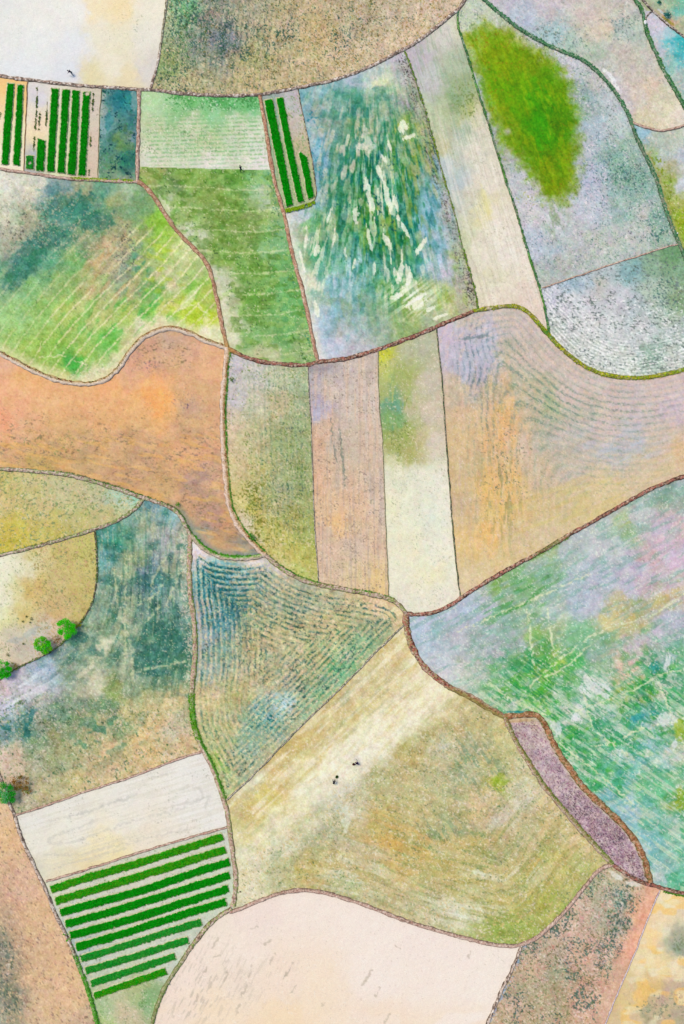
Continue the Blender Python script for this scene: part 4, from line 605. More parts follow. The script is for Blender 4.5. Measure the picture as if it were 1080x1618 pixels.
# ---- field banks and paths ----
def resample(pl,step):
    out=[]; pts=np.array(pl); seg=np.hypot(*np.diff(pts,axis=0).T); s=np.concatenate([[0],np.cumsum(seg)])
    n=max(3,int(s[-1]/step)); t=np.linspace(0,s[-1],n)
    return np.interp(t,s,pts[:,0]),np.interp(t,s,pts[:,1]),t
# style: across colours from the left side of travel to the right, fleck colours, name
ST={
'pale':(['8C887C','6E675C','CDBFB2','DACBC0','D2C2B6','8A7E72','A39A8C'],['E8DED8','A88A7C','6E5E54'],.35),
'pinky':(['A8988A','8C7568','BC9E90','C9AA9C','BFA092','8A7264','A8988A'],['DCC4B8','7E665A','A87C70'],.22),
'red':(['B9A58C','A58468','B98C70','B07C66','BE9478','9C7C60','B8A68C'],['D6B898','8A5A48','C8A084'],.25),
'brown':(['A09080','4E3A30','846656','98785E','7C5C4C','4E3A30','A09488'],['C8AC9C','4A322C','A86458'],.3),
'redbrown':(['8C7A6C','6A3A32','84463C','8C5044','A48C78','BCA894','7C6C5C'],['C8A898','4E2A24','B86858','A8A070'],.3),
'redochre':(['A89878','7C6440','A0784E','B07856','A07048','6E6A3C','C8BC9C'],['CC8C68','66703A','C09C78','7A4A30'],.26),
'dotgreen':(['B4A87C','7E8A48','8A8C50','A39A6C','B89E90','B89C90','A08C80'],['D8C0AC','6E8038','A87860'],.22),
'paledots':(['D6C8A0','B49A60','CDB080','DCC8B0','E0CCBC','CDB8A8','7E7A78'],['EADCCE','B88C6C'],.14),
'palegreen':(['6FA040','A8A850','C8A870','D8BCA4','E0C6B8','D8C0B0','7C7064'],['EAD8CC','B8885C','C8A880'],.16),
'greenedge':(['6F8C50','5E7C48','A89888','C6AEA0','B8A090','8A7C68','A8A888'],['D8C4B8','7A5E50','8CA060'],.28),
'greenedge2':(['7EA04C','8AA04C','B89C88','C8A898','BC9C8C','A89C84','B4B094'],['DCC4B8','8A6A5C','98A860'],.26),
'palegrass':(['4E9C34','58A038','9CA868','C2AE98','BFAA98','A89C90','8C8890'],['D8C8BC','6E8C40'],.24),
'palebrown':(['B4A48C','8A7668','B8A292','CDB8AC','B8A294','6E5C50','A09488'],['E0D4CA','5E4E46'],.28),
'pinkgreen':(['A3A878','8A7C5C','B89C8A','C6AC9C','B89E8C','7C7058','94A068'],['DCC4B8','6E5848','8CA054'],.28),
'yellowgrass':(['8A8468','98A02C','B0B41E','B8B41C','A0AC28','4E6440','8A9080'],['D0C428','6E9C28','7E7448'],.35),
'greendark':(['8FA090','4E7C58','3E7C54','4A7A58','6E8A70','3C5C48','88948C'],['5E9C68','2C5C40','98A48C'],.25),
'grey':(['A8A08C','5E5450','A8988C','B8A89C','A09488','4A4240','B8A878'],['D8CCC0','4A4240'],.3),
'thin':(['C8B484','A8805C','8A6A4A','8A6448','A88C68','C0AE8C','D0C09C'],['6E5038'],.2),
'faint':(['B8AC90','A8A080','98906E','8A8A68','98906E','A8A084','B4AC94'],['7C8458'],.3),
'greenthin':(['A8A890','8CA050','6E8C48','5E7C44','7C8A60','A8A490','B8B09C'],['5C9C34','7C7468'],.35),
'brownthin':(['A8A080','7C6C58','6E5E50','8A7C6C','7C7058','A0A07C','A8A890'],['5E8C44','CDBCA8','4E4038'],.35),
'greythin':(['B0A89C','8A8078','6E6860','9C9488','7E786C','A09888','B0A898'],['5E6A50','C8BCB0'],.3),
'darkthin':(['A8A08C','6E6858','4A4C40','3E4A3A','5E5E4E','8A8474','B0A890'],['4E7040','9C8C78'],.3),
'lilac':(['CDA89C','C0A0A8','C4B0BC','D0C4D0','C8B4C0','C8AC98','D8C098'],['E0D8E4','B08C9C'],.2),
}
TT=np.array([-1,-.78,-.5,0,.5,.78,1.],np.float32)
ACR=np.array([-1,-.86,-.72,-.5,-.25,0,.25,.5,.72,.86,1.],np.float32)
def bank_cols(k,style,T,s,px,py,seed):
    cs,fl,dens=ST[style]; C=np.stack([hexc(h) for h in cs]); 
    tt=T+(fbm(s/5,T*2+7,seed,2)-.5)*.28
    out=np.stack([np.interp(tt,TT,C[:,i]) for i in range(3)],-1).astype(np.float32)
    def mixh(h,m): 
        out[:]=out*(1-m[...,None])+hexc(h)*m[...,None]
    for i,h in enumerate(fl):
        n=vn(px/1.7,py/1.7,seed+i*7)*.7+vn(s/6,T*1.5,seed+i*7+3)*.3; mixh(h,sst(1-dens*1.55,1-dens*1.55+.10,n)*.85)
    # stretches where the bank changes
    if k=='b_9y': mixh('B4A088',sst(.5,.62,fbm(s/9,T*0+3,seed+50,2))*sst(810,780,px)*.9); mixh('4E8C34',np.exp(-((px-865)/12)**2-((py-527)/12)**2)*.8+sst(1055,1080,px)*.6); mixh('6A5A4C',np.exp(-((px-893)/20)**2-((py-560)/22)**2)*.0)
    if k=='b_7': mixh('8A7A48',sst(-.55,-.85,T)*.5); mixh('C89A50',np.exp(-((py-548)/14)**2)*.8)
    if k=='b_9': mixh('C89A50',np.exp(-((px-362)/14)**2)*.7)
    if k=='b_23': mixh('4E9C2C',sst(1480,1560,py)*sst(.2,-.2,T)*0+sst(1490,1560,py)*.75)
    if k=='b_19': mixh('4E9C28',np.exp(-((py-1130)/30)**2)*.75+sst(1150,1200,py)*sst(1275,1240,py)*sst(0,-.4,T)*.8)
    if k=='b_25': mixh('7C8C50',sst(1490,1540,py)*.6)
    if k=='b_4': mixh('8AB428',sst(112,122,px)*sst(170,150,px)*sst(0,-.5,T)*.9)
    if k=='b_2': mixh('6E8A60',sst(100,60,py)*.3)
    if k=='b_18b': mixh('4A9C2C',sst(345,360,px)*sst(395,385,px)*sst(.1,-.4,T)*.8)
    if k=='b_11': mixh('5E9C30',sst(.5,.6,fbm(s/14,T*0,seed+60,2))*.6); mixh('7C7868',sst(.5,.62,fbm(s/17,T*0+9,seed+61,2))*sst(60,120,py)*sst(400,360,py)*.7)
    if k=='b_12': mixh('8A8878',sst(.52,.62,fbm(s/16,T*0+9,seed+61,2))*sst(180,210,py)*.7+np.exp(-((px-881)/4)**2)*.8)
    if k=='b_33': mixh('6E8A3C',np.exp(-((px-870)/24)**2)*.5*sst(-.5,0,-T))
    if k=='b_34': mixh('6E9C38',sst(470,430,px)*sst(.3,-.5,T)*0+np.exp(-((px-490)/20)**2)*sst(-.3,-.7,T)*.9)
    if k in('b_8',): mixh('BFA090',sst(360,480,py)*.3)
    if k=='b_30': mixh('8E8440',sst(695,720,px)*sst(.3,-.3,-T)*.0+sst(700,722,px)*(.35+.4*sst(-.2,.3,T))); mixh('C4AC9C',sst(700,722,px)*sst(-.35,-.7,T)*.6)
    if k=='b_7': mixh('A8906C',sst(.5,.62,fbm(s/4,T*0+5,seed+64,2))*.4)
    mixh('5A4C40',sst(.62,.8,np.abs(T+(fbm(s/6,T*0+3,seed+66,2)-.5)*.3))*sst(1.02,.86,np.abs(T))*.45*sst(.35,.55,fbm(s/8,T*0+np.sign(T)*5,seed+67,2)))
    mixh('E0D0C4',sst(.66,.74,vn(px/2.2,py/2.2,seed+70)*.6+vn(s/9,T*2,seed+71)*.4)*.5)
    n=vn(px/1.2,py/1.2,seed+90)-.5; out[:]=np.clip(out+n[...,None]*.2,0.02,.95)
    return out
PATHS={'b_7','b_8','b_17','b_16','b_19','b_18','b_18b'}
for bi,(k,(raw,wd,style)) in enumerate(LINES.items()):
    seed=500+bi*13
    x,y,s=resample(PL[k],1.3); dx=np.gradient(x); dy=np.gradient(y); l=np.hypot(dx,dy); dx/=l; dy/=l
    nx,ny=dy,-dx                       # left of travel in picture space (y down)
    wd=wd*(1.12 if wd>3 else 1.); hw=wd/2*(1+.28*(fbm(s/7,s*0+bi,seed,2)-.5)*2)
    cx=x+(fbm(s/12,s*0+3,seed+1,2)-.5)*1.6; cy=y+(fbm(s/12,s*0+9,seed+2,2)-.5)*1.6
    ed=np.stack([ (fbm(s/2.5,s*0+5,seed+3,2)-.5)*.35,(fbm(s/2.5,s*0+8,seed+4,2)-.5)*.35],1)
    A=ACR[None,:]*np.ones((len(s),1)); A[:,0]+=ed[:,0]; A[:,-1]+=ed[:,1]
    px=cx[:,None]+nx[:,None]*(-A)*(-1)*hw[:,None]*1.08; py=cy[:,None]+ny[:,None]*A*hw[:,None]*1.08
    T=np.broadcast_to(ACR[None,:],px.shape); Sg=np.broadcast_to(s[:,None],px.shape)
    C=bank_cols(k,style,-T,Sg,px,py,seed)
    h=min(.26,.04*wd+.03); prof=np.interp(np.abs(T),[0,.35,.6,.85,1],[1,.97,.75,.12,-.35])
    z=h*prof+(vn(px/2.2,py/2.2,seed+9)-.5)*.10*min(1,wd/5)+.012+.0035*bi*.5
    z[:,0]-=.12; z[:,-1]-=.12
    co=np.stack([(px-540)*SC,(809-py)*SC,z],-1).reshape(-1,3)
    na=len(ACR); a=(np.arange(len(s)-1)[:,None]*na+np.arange(na-1)[None,:]).ravel()
    o=mesh_np('path' if k in PATHS else 'field_bank',co,np.stack([a,a+1,a+na+1,a+na],1),M['bank'],alb(C).reshape(-1,3),smooth=False)
    tag(o,kind='structure')

# ---- grass on the banks (uncountable) ----
def grass_on(k,cols,dens,size,t0=-1,t1=1,sel=None,name='grass'):
    wd=LINES[k][1]; x,y,s=resample(PL[k],.6); dx=np.gradient(x); dy=np.gradient(y); l=np.hypot(dx,dy); dx/=l; dy/=l
    n=int(s[-1]*dens*wd*(t1-t0)/2); i=rng.integers(0,len(s),n); t=t0+(t1-t0)*rng.random(n)
    px=x[i]+dy[i]*t*wd/2+rng.normal(0,.3,n); py=y[i]-dx[i]*t*wd/2+rng.normal(0,.3,n)
    m=(px>-60)&(px<1140)&(py>-60)&(py<1680)&(fbm(px/5,py/5,333,2)>.36)
    if sel is not None: m&=sel(px,py)
    px,py,t=px[m],py[m],t[m]
    if not len(px): return
    H=np.stack([hexc(h) for h in cols]); c=alb(H[rng.integers(0,len(H),len(px))])
    z=np.interp(np.abs(t),[0,.6,1,2],[.2,.15,0,0])
    P3=np.stack([(px-540)*SC,(809-py)*SC,z],1)
    o=tufts(P3,size*(.6+.8*rng.random(len(px))),c,4,.8,.2).build(name,M['leaf']); tag(o,kind='stuff')
# left of travel = -t side
grass_on('b_9y',['C8C018','B8B41C','98A41C','8CA428','D0C830','6E8C28'],1.1,.22,-.9,.9,lambda x,y:((x>795)|(fbm(x/6,y/6,5,2)>.52))&~((abs(x-890)<14)&(fbm(x/3,y/3,6,2)>.42)))
grass_on('b_11',['4E8C4C','3E7C44','6EA040'],1.,.2,-.9,.9,lambda x,y:(fbm(x/9,y/9,15,2)>.42))
grass_on('b_12',['3E8C58','2E7C4C','5EA068','78A888'],1.,.24,-1,1)
grass_on('b_14',['3E8C4C','2E7C44','6EA850'],1.,.24,-1,1)
grass_on('b_10',['6EA030','5E8C34','A0AC40'],1.2,.2,-1,1,lambda x,y:fbm(x/9,y/9,25,2)>.45)
grass_on('b_17',['4E9C2C','3E8C24','6EAC3C'],1.4,.24,.75,1.25,lambda x,y:(y<880))
grass_on('b_18b',['4EAC24','3E9C1C','6EBC34'],1.6,.26,.5,1.2,lambda x,y:(x>300)&(x<396))
grass_on('b_18',['4E8C2C','5E8C3C','3E7C34'],1.,.22,.5,1.1,lambda x,y:(x>80))
grass_on('b_19',['4EA81C','3E9818','6EB82C','8AB030'],2.2,.26,-1,1,lambda x,y:(abs(y-1132)<36))
grass_on('b_19',['4EA030','3E8828','6EAC38'],1.4,.24,.4,1.3,lambda x,y:(y>1150)&(y<1265))
grass_on('b_19',['5E9C30','6EA040'],1.,.2,.6,1.1,lambda x,y:(y>930)&(y<1100))
grass_on('b_23',['4EB020','3EA018','6EBC38'],2.,.26,-.6,1.1,lambda x,y:(y>1475)&(fbm(x/8,y/8,3,2)+(y-1475)/300>.45))
grass_on('b_25',['5E8C3C','7C9C48'],1.,.2,-.7,.7,lambda x,y:(y>1490))
grass_on('b_4',['A0C020','7CB428','C0D040'],2.,.22,0,1.3,lambda x,y:(x>112)&(x<214)&((x<160)|(fbm(x/5,y/5,3,2)>.5)))
grass_on('b_34',['4EA02C','3E9024','6EA844'],1.6,.22,.6,1.2,lambda x,y:(x>425)&(x<506)|(abs(x-590)<30))
grass_on('b_30b',['6E9C30','8CA030'],1.,.18,.2,1.1)
grass_on('b_20',['6E8C3C','7C9848'],1.,.18,.5,1.1)
grass_on('b_21',['5E8C38','6E7C40'],1.,.18,-1,1,lambda x,y:(fbm(x/7,y/7,3,2)>.45))
grass_on('b_27',['3E7C24','5E9C30'],2.,.22,-1.7,-.7,lambda x,y:(x>1048))
grass_on('b_33',['5E8C2C','7C9C38'],1.,.2,-1.3,.2,lambda x,y:abs(x-868)<30)
LINES['verge']=([(452,333.5),(470,329.5),(487,324.5),(496,320.5)],4,'thin'); PL['verge']=LINES['verge'][0]
grass_on('verge',['A0C820','8AC020','B8D030','7CB020'],5.,.24,-1,1)

# ---- weeds and stubble on the fields: where the cover is darker than the soil round it ----
n=150000; ii=rng.integers(30,NX-30,n); jj=rng.integers(30,NY-30,n)
dk=(lum-blur)[jj,ii]; veg=np.isin(lab[jj,ii],[list(FIELDS).index(q) for q in ('F2','F3c','F5','F7','F9','F13','F14','F15','F17','F23','F24','F26','F32','F30','F27')]); m=(dk<-.05)&veg&(XX[jj,ii]>-40)&(XX[jj,ii]<1120)&(YY[jj,ii]>-40)&(YY[jj,ii]<1660)
ii,jj=ii[m],jj[m]; px=XX[jj,ii]+rng.uniform(-.7,.7,len(ii)); py=YY[jj,ii]+rng.uniform(-.7,.7,len(ii))
P3=np.stack([(px-540)*SC,(809-py)*SC,HZ[jj,ii]-.01],1)
tag(tufts(P3,.07+.09*rng.random(len(px)),AL[jj,ii]*1.25,3,.9,.3).build('weeds',M['leaf']),kind='stuff')
# ---- seedling beds: a low earth mound with a thick stand of seedlings ----
def inpoly(x,y,poly):
    ins=np.zeros(x.shape,bool)
    for (ax,ay),(bx,by) in zip(poly,poly[1:]+[poly[0]]):
        c=((ay>y)!=(by>y)); xx=(bx-ax)*(y-ay)/(by-ay+1e-9)+ax; ins^=c&(x<xx)
    return ins
def ribbon(cl,w):
    cl=smooth(cl,2); x,y,s=resample(cl,3); dx=np.gradient(x); dy=np.gradient(y); l=np.hypot(dx,dy); nx,ny=-dy/l,dx/l
    L=[(a+b*w/2,c+d*w/2) for a,b,c,d in zip(x,nx,y,ny)]; Rr=[(a-b*w/2,c-d*w/2) for a,b,c,d in zip(x,nx,y,ny)]
    return L+Rr[::-1]
def bed(poly,label,group,cols,seed,holes=(),rag=1.0):
    xs=[p[0] for p in poly]; ys=[p[1] for p in poly]; cx,cy=sum(xs)/len(xs),sum(ys)/len(ys)
    root=empty('seedling_bed',W(cx,cy,0)); tag(root,label,'seedling bed',group)
    st=.75; X=np.arange(min(xs)-3,max(xs)+3,st); Y=np.arange(min(ys)-3,max(ys)+3,st); GX,GY=np.meshgrid(X,Y)
    sdv=poly_sd(GX,GY,poly)+(fbm(GX/3,GY/3,seed,2)-.5)*2.0*rag+(fbm(GX/14,GY/14,seed+4,2)-.5)*1.2*rag
    for hx,hy,hr in holes: sdv=np.maximum(sdv,hr-np.hypot(GX-hx,GY-hy)+(fbm(GX/2,GY/2,seed+8,2)-.5)*2)
    H=np.stack([hexc(h) for h in cols])
    def sheet(name,lim,h,cbase,mat,amp):
        c=sdv<lim; q=c[:-1,:-1]&c[1:,1:]&c[1:,:-1]&c[:-1,1:]
        j,i=np.nonzero(q); id_=np.arange(GX.size).reshape(GX.shape); f=np.stack([id_[j,i],id_[j+1,i],id_[j+1,i+1],id_[j,i+1]],1)
        u,inv=np.unique(f.ravel(),return_inverse=True); gx_=GX.ravel()[u]; gy_=GY.ravel()[u]; d=sdv.ravel()[u]
        z=h*sst(lim,lim-1.6,d)+amp*(vn(gx_/1.1,gy_/1.1,seed+3)-.5)-.02
        cc=cbase(gx_,gy_)
        return mesh_np(name,np.stack([(gx_-cx)*SC,(cy-gy_)*SC,z],1),inv.reshape(-1,4),mat,cc,root)
    sheet('soil_mound',1.6,.12,lambda a,b:alb(np.clip(hexc('C2C49C')+(vn(a/1.5,b/1.5,seed)[:,None]-.5)*.2,0,1)),M['bank'],.03)  # pale yellow-green mound colour paints in the bright halo round the bed
    def gc(a,b):
        n=fbm(a/5,b/5,seed+20,2); n2=vn(a/1.2,b/1.2,seed+21)
        c=H[0]+(H[1]-H[0])*sst(.45,.65,n)[:,None]; return np.clip(alb(c)*(.75+.5*n2)[:,None],0,.6)
    sheet('seedling_canopy',0.,.26,gc,M['leaf'],.10)
    # blades standing up out of the canopy
    n=int(GX.size*1.6); bx=rng.uniform(X[0],X[-1],n); by=rng.uniform(Y[0],Y[-1],n)
    i=np.clip(((bx-X[0])/st).astype(int),0,len(X)-1); j=np.clip(((by-Y[0])/st).astype(int),0,len(Y)-1); d=sdv[j,i]; m=d<.1
    bx,by,d=bx[m],by[m],d[m]; c=H[rng.integers(0,len(H),len(bx))]
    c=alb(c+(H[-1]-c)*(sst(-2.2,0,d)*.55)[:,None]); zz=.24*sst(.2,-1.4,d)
    o=tufts(np.stack([(bx-cx)*SC,(cy-by)*SC,zz-.04],1),.10+.08*rng.random(len(bx)),c,3,.6,.22).build('seedlings',M['leaf'],root)
    return root
G1=['009408','009C0A','00900A','30A820']; G2=['06A00C','40A814','0E9C10','78AC1C']; G3=['06982C','30A838','0E9C24','58AC40']
ga='dense green seedling beds of the left plots'; 
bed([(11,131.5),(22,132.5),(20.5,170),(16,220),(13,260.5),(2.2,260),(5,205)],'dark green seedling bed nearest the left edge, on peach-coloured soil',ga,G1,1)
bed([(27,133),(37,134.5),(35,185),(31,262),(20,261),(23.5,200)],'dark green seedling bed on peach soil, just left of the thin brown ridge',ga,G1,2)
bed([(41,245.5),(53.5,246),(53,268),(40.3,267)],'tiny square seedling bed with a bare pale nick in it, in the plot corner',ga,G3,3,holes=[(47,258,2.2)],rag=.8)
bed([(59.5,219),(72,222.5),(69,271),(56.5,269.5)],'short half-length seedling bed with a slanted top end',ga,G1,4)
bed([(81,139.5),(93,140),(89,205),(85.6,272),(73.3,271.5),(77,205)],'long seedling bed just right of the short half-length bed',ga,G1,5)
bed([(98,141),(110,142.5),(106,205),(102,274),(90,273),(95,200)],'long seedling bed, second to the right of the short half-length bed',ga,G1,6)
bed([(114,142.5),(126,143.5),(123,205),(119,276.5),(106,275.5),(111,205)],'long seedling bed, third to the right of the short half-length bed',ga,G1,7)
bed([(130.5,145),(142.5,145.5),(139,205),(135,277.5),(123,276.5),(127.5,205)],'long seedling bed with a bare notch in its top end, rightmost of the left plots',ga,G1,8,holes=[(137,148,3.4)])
gc_='seedling beds beside the straight red path'
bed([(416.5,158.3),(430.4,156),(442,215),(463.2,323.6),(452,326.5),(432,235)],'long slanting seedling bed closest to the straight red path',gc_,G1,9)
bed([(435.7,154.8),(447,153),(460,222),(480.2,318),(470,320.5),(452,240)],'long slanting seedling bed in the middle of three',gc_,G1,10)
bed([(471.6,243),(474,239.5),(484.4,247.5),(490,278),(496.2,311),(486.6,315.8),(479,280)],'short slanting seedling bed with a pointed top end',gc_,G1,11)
DB=["80,1405.5 133,1387 217,1364 283,1343 352,1321","87,1423 150,1405 217,1385 283,1364 356,1341.5","95,1441.5 167,1422 233,1404 300,1380 362,1361.5","103,1459.5 183,1438 267,1412 363,1382","110,1478 200,1454 267,1433 361,1403","120,1496 200,1473 283,1446 357,1424","127,1514.5 200,1493 267,1471 318,1456","135,1533.5 200,1515 267,1493 297,1484.5","143,1553.5 200,1535 277,1510","148,1573 200,1555 262,1533.5"]
nth=['first','second','third','fourth','fifth','sixth','seventh','eighth','ninth','last']
xt=[' right under the pale field',' with yellowish patches along it','','','',', lowest of the full-length ones',', first to stop short of the right bank','',' with a rounded right end',', shortest of all']
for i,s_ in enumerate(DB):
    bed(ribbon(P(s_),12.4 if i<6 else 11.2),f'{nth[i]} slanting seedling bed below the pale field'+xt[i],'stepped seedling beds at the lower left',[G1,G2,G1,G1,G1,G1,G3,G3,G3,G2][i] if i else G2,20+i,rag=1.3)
# thin single rows
def row(pts,label,cols,dens=2.2,wd=1.6,size=.2):
    x,y,s=resample(P(pts),.5); n=max(8,int(s[-1]*dens)); i=rng.integers(0,len(s),n); g=fbm(s/6,s*0+x[0],77,2)[i]>.36
    i=i[g]; px=x[i]+rng.normal(0,wd*.32,len(i)); py=y[i]+rng.normal(0,.5,len(i)); H=np.stack([hexc(h) for h in cols])
    c0=W(x[0],y[0],0); P3=np.stack([(px-540)*SC,(809-py)*SC,np.full(len(px),.02)],1)
    mb=tufts(P3,size*(.6+.8*rng.random(len(px))),alb(H[rng.integers(0,len(H),len(px))]),5,.8,.24)
    mb.tube([W(a,b,-.02) for a,b in list(zip(x,y))[::3]+[(x[-1],y[-1])]],[.06]*(len(x[::3])+1),alb(hexc('B8A890')),6)
    o=mb.build('plant_row',M['leaf'],origin=c0)
    tag(o,label,'plant row','thin plant rows between the seedling beds'); return o
GR=['3E6A28','5E7A38','7C8A40','2E5C20']
row("58.5,137 58,160 57,180 56,195 55,207",'longest thin broken plant row, just right of the brown ridge',GR)
row("54,216 53,238","short thin plant row directly above the tiny square bed",GR)
row("63,175.5 61,205","thin olive plant row just above the short half-length bed",GR,2.,1.3)
row("74.5,161.5 72.6,198.5","thin brownish plant row beside the first long green bed",GR,1.8,1.2)
row("147.4,148 146,177","thin plant row beside the notched top of the rightmost left bed",GR,1.5,1.2)
row("143.5,208 142.2,230","faint broken plant row right of the rightmost left bed, halfway down",GR,1.3,1.1)
row("140.8,268 140,278","tiny plant row at the foot of the rightmost left bed",GR,1.6,1.1,.16)
row("1,176 0,189","tiny plant row cut by the left edge of the picture",GR,1.6,1.1,.16)

# ---- bean plants dotted along the banks ----
def bean_mesh():
    mb=tufts(np.zeros((1,3)),[.25],[alb(hexc('6E6A2C'))],11,.9,.34,.35); mb.tube([(0,0,-.03),(0,0,.1)],[.015,.01],alb(hexc('6E5A30')),5)
    v=np.concatenate(mb.v); f=np.concatenate(mb.f); c=np.concatenate(mb.c); return v,f,c
v,f,c=bean_mesh()
protos={}
for key,h in (('red','8C4418'),('olive','5E5C18'),('green','4E7018')):
    cc=c/np.maximum(alb(hexc('6E6A2C')),1e-3)*alb(hexc(h)); o=mesh_np('bean_plant',v,f,M['leaf'],np.clip(cc,0,.7)); protos[key]=o
used=set(); nb=[0]
def beans(k,t,step,pick,label,group):
    x,y,s=resample(PL[k],step); dx=np.gradient(x); dy=np.gradient(y); l=np.hypot(dx,dy)
    for i in range(len(s)):
        px=x[i]+dy[i]/l[i]*t+random.uniform(-.3,.3); py=y[i]-dx[i]/l[i]*t+random.uniform(-.3,.3)
        if not(-2<px<1082 and -2<py<1620) or nb[0]>=300: continue
        kk=pick(px,py); src=protos[kk]
        if kk in used: o=src.copy(); col_.objects.link(o)
        else: o=src; used.add(kk)
        nb[0]+=1; o.location=W(px,py,.20); o.rotation_euler=(0,0,random.random()*6.28); q=random.uniform(.75,1.25); o.scale=(q,q,q)
        tag(o,label,'bean plant',group)
random.seed(5)
beans('b_16',1.9,3.3,lambda x,y:'red' if 225<x<300 and random.random()<.7 else random.choice(['olive','olive','red']),'small bean plant in the dotted row along the wavy bank above the orange field','bean plants on the wavy bank')
beans('b_17',1.6,3.3,lambda x,y:random.choice(['red','red','olive']),'small bean plant in the dotted row on the pale bank right of the orange field','bean plants right of the orange field')
beans('b_30b',1.2,3.4,lambda x,y:random.choice(['olive','green','red']),'small bean plant in the dotted row on the bank left of the purple strip','bean plants left of the purple strip')

# ---- trees and shrubs ----
def tree(px,py,r,h,cols,label,cat='tree',name='leafy_tree',seed=1,nl=2600,flat=.75,trunk_r=.12,lobes=None,group=None,leaf=.16):
    rg=np.random.default_rng(seed); root=empty(name,W(px,py,0)); tag(root,label,cat,group)
    R_=r*SC*1.12; mb=MB(); bc=(.13,.09,.06)
    mb.tube([(0,0,-.1),(.03,.02,h*.25),(-.02,.04,h*.5)],[trunk_r,trunk_r*.8,trunk_r*.5],bc,8)
    lob=[]
    nlb=lobes or 11
    for i in range(nlb):
        a=2*math.pi*(i/nlb)+rg.uniform(-.25,.25); rr=R_*rg.uniform(.45,.8); z=h*rg.uniform(.5,.8)
        p=(math.cos(a)*rr,math.sin(a)*rr,z); lob.append((p,R_*rg.uniform(.22,.36)))
        mb.tube([(0,0,h*.3),(p[0]*.5,p[1]*.5,h*.3+(z-h*.3)*.7),(p[0]*1.05,p[1]*1.05,z)],[trunk_r*.45,trunk_r*.28,.012],bc,5)
    lob.append(((0,0,h*.85),R_*.42)); lob.append(((R_*.2,-R_*.15,h*.75),R_*.4))
    mb.build('trunk',M['bark'],root)
    H=np.stack([hexc(q) for q in cols]); n=nl; li=rg.integers(0,len(lob),n)
    P0=np.array([l[0] for l in lob])[li]; Rr=np.array([l[1] for l in lob])[li]
    d=rg.normal(size=(n,3)); d/=np.linalg.norm(d,axis=1)[:,None]; P_=P0+d*(Rr*rg.random(n)**.4)[:,None]*np.array([1,1,flat])
    # leaf tones by lobe and at random, yellow-green highlights put into the colour
    cl_=alb(np.clip(H[(li*7+rg.integers(0,2,n))%len(H)],0,1))*(.55+.95*rg.random((n,1)))
    # leaf: folded diamond
    a=rg.random(n)*6.283; out=P_-np.array([0,0,h*.35]); out/=np.linalg.norm(out,axis=1)[:,None]+1e-6
    u=np.stack([np.cos(a),np.sin(a),rg.uniform(-.5,.5,n)],1); u=u+out*.6; u/=np.linalg.norm(u,axis=1)[:,None]
    sdv=np.cross(u,np.stack([rg.normal(0,.4,n),rg.normal(0,.4,n),np.ones(n)],1)); sdv/=np.linalg.norm(sdv,axis=1)[:,None]
    L_=(leaf*(.6+.8*rg.random(n)))[:,None]
    v=np.stack([P_,P_+u*L_*.5+sdv*L_*.3,P_+u*L_,P_+u*L_*.5-sdv*L_*.3],1).reshape(-1,3); q=np.arange(n)[:,None]*4
    f=np.concatenate([q+np.array([[0,1,2]]),q+np.array([[0,2,3]])]); m2=MB(); m2.add(v,f,np.clip(np.repeat(cl_,4,0),0,.7)); m2.build('crown',M['crown'],root)
    return root
BG=['28DC08','58EC14','0CB006','84EC1C','18D00A','A4EC2C']
g_='bright green trees along the left bank'
tree(109,991,15,2.6,BG+['98C830'],'bright green tree, uppermost of three on the left bank',group=g_,seed=3,nl=3200)
tree(72,1018,13.5,2.4,BG,'round bright green tree, middle of three on the left bank',group=g_,seed=4,nl=3000)
tree(7,1057,14.5,2.5,['0CCC06','28D80C','0AB804','48E018'],'bright green tree cut by the left edge, lowest of three on the bank',group=g_,seed=5,nl=3000)
tree(14,1250,16,2.8,['08B010','18C41C','009C1C','38CC3C','90D8B0'],'deep green tree at the left edge beside a rusty shrub',seed=6,nl=3200,lobes=9)
SH=['A87418','8C6418','B4882C','6E7C20','94501C','C09840']
tree(32,1236,14,1.3,SH,'rusty brown open shrub behind the deep green tree','shrub','rusty_shrub',7,900,.6,.05,11,leaf=.17)
tree(43,1248,8,1.0,['8C4C18','A8641C','5E8C10','94A020'],'small reddish shrub at the outer side of the rusty one','shrub','rusty_shrub',8,320,.6,.04,6,leaf=.14)
tree(90,1010,6.5,.9,['A86A34','8C5428','C08C50','6E8C28'],'brown dry shrub between the two upper bright green trees','shrub','dry_shrub',9,300,.5,.04,6,leaf=.13)
tree(24,1052,6.5,.8,['A87A40','94803C','C09860','7CA038'],'brown dry shrub right of the lowest bright green tree','shrub','dry_shrub',10,280,.5,.04,6,leaf=.13)
tree(124,986,6,.9,['88B018','B0902C','6EB018','A8702C'],'yellowish shrub at the right side of the uppermost bright tree','shrub','dry_shrub',11,260,.5,.04,6,leaf=.13)
tree(398,848,5,.8,['2CA018','48B424','1C8C14'],'small round green bush on the pale path bank corner','bush','green_bush',12,500,.7,.04,7,leaf=.1)
tree(366,600,3.6,.6,['5C8C14','7CA01C','4C7C18'],'tiny olive bush beside the pale path below the path crossing','bush','green_bush',13,260,.7,.03,6,leaf=.1)
tree(281,797,3.4,.6,['3C9C14','5CB424','8CC030'],'tiny lime bush on the lower left bank of the orange field','bush','green_bush',14,240,.7,.03,6,leaf=.1)
tree(1053,25,5.5,.8,['1C7C74','0C6C64','3C9484','B0C8CC'],'blue-green bush by the grey bank in the upper right corner','bush','green_bush',15,420,.6,.04,7,leaf=.12)
tree(1041,5,3,.6,['1C6C54','2C7C5C'],'tiny dark bush at the top edge, upper right corner','bush','green_bush',16,200,.6,.03,6,leaf=.1)
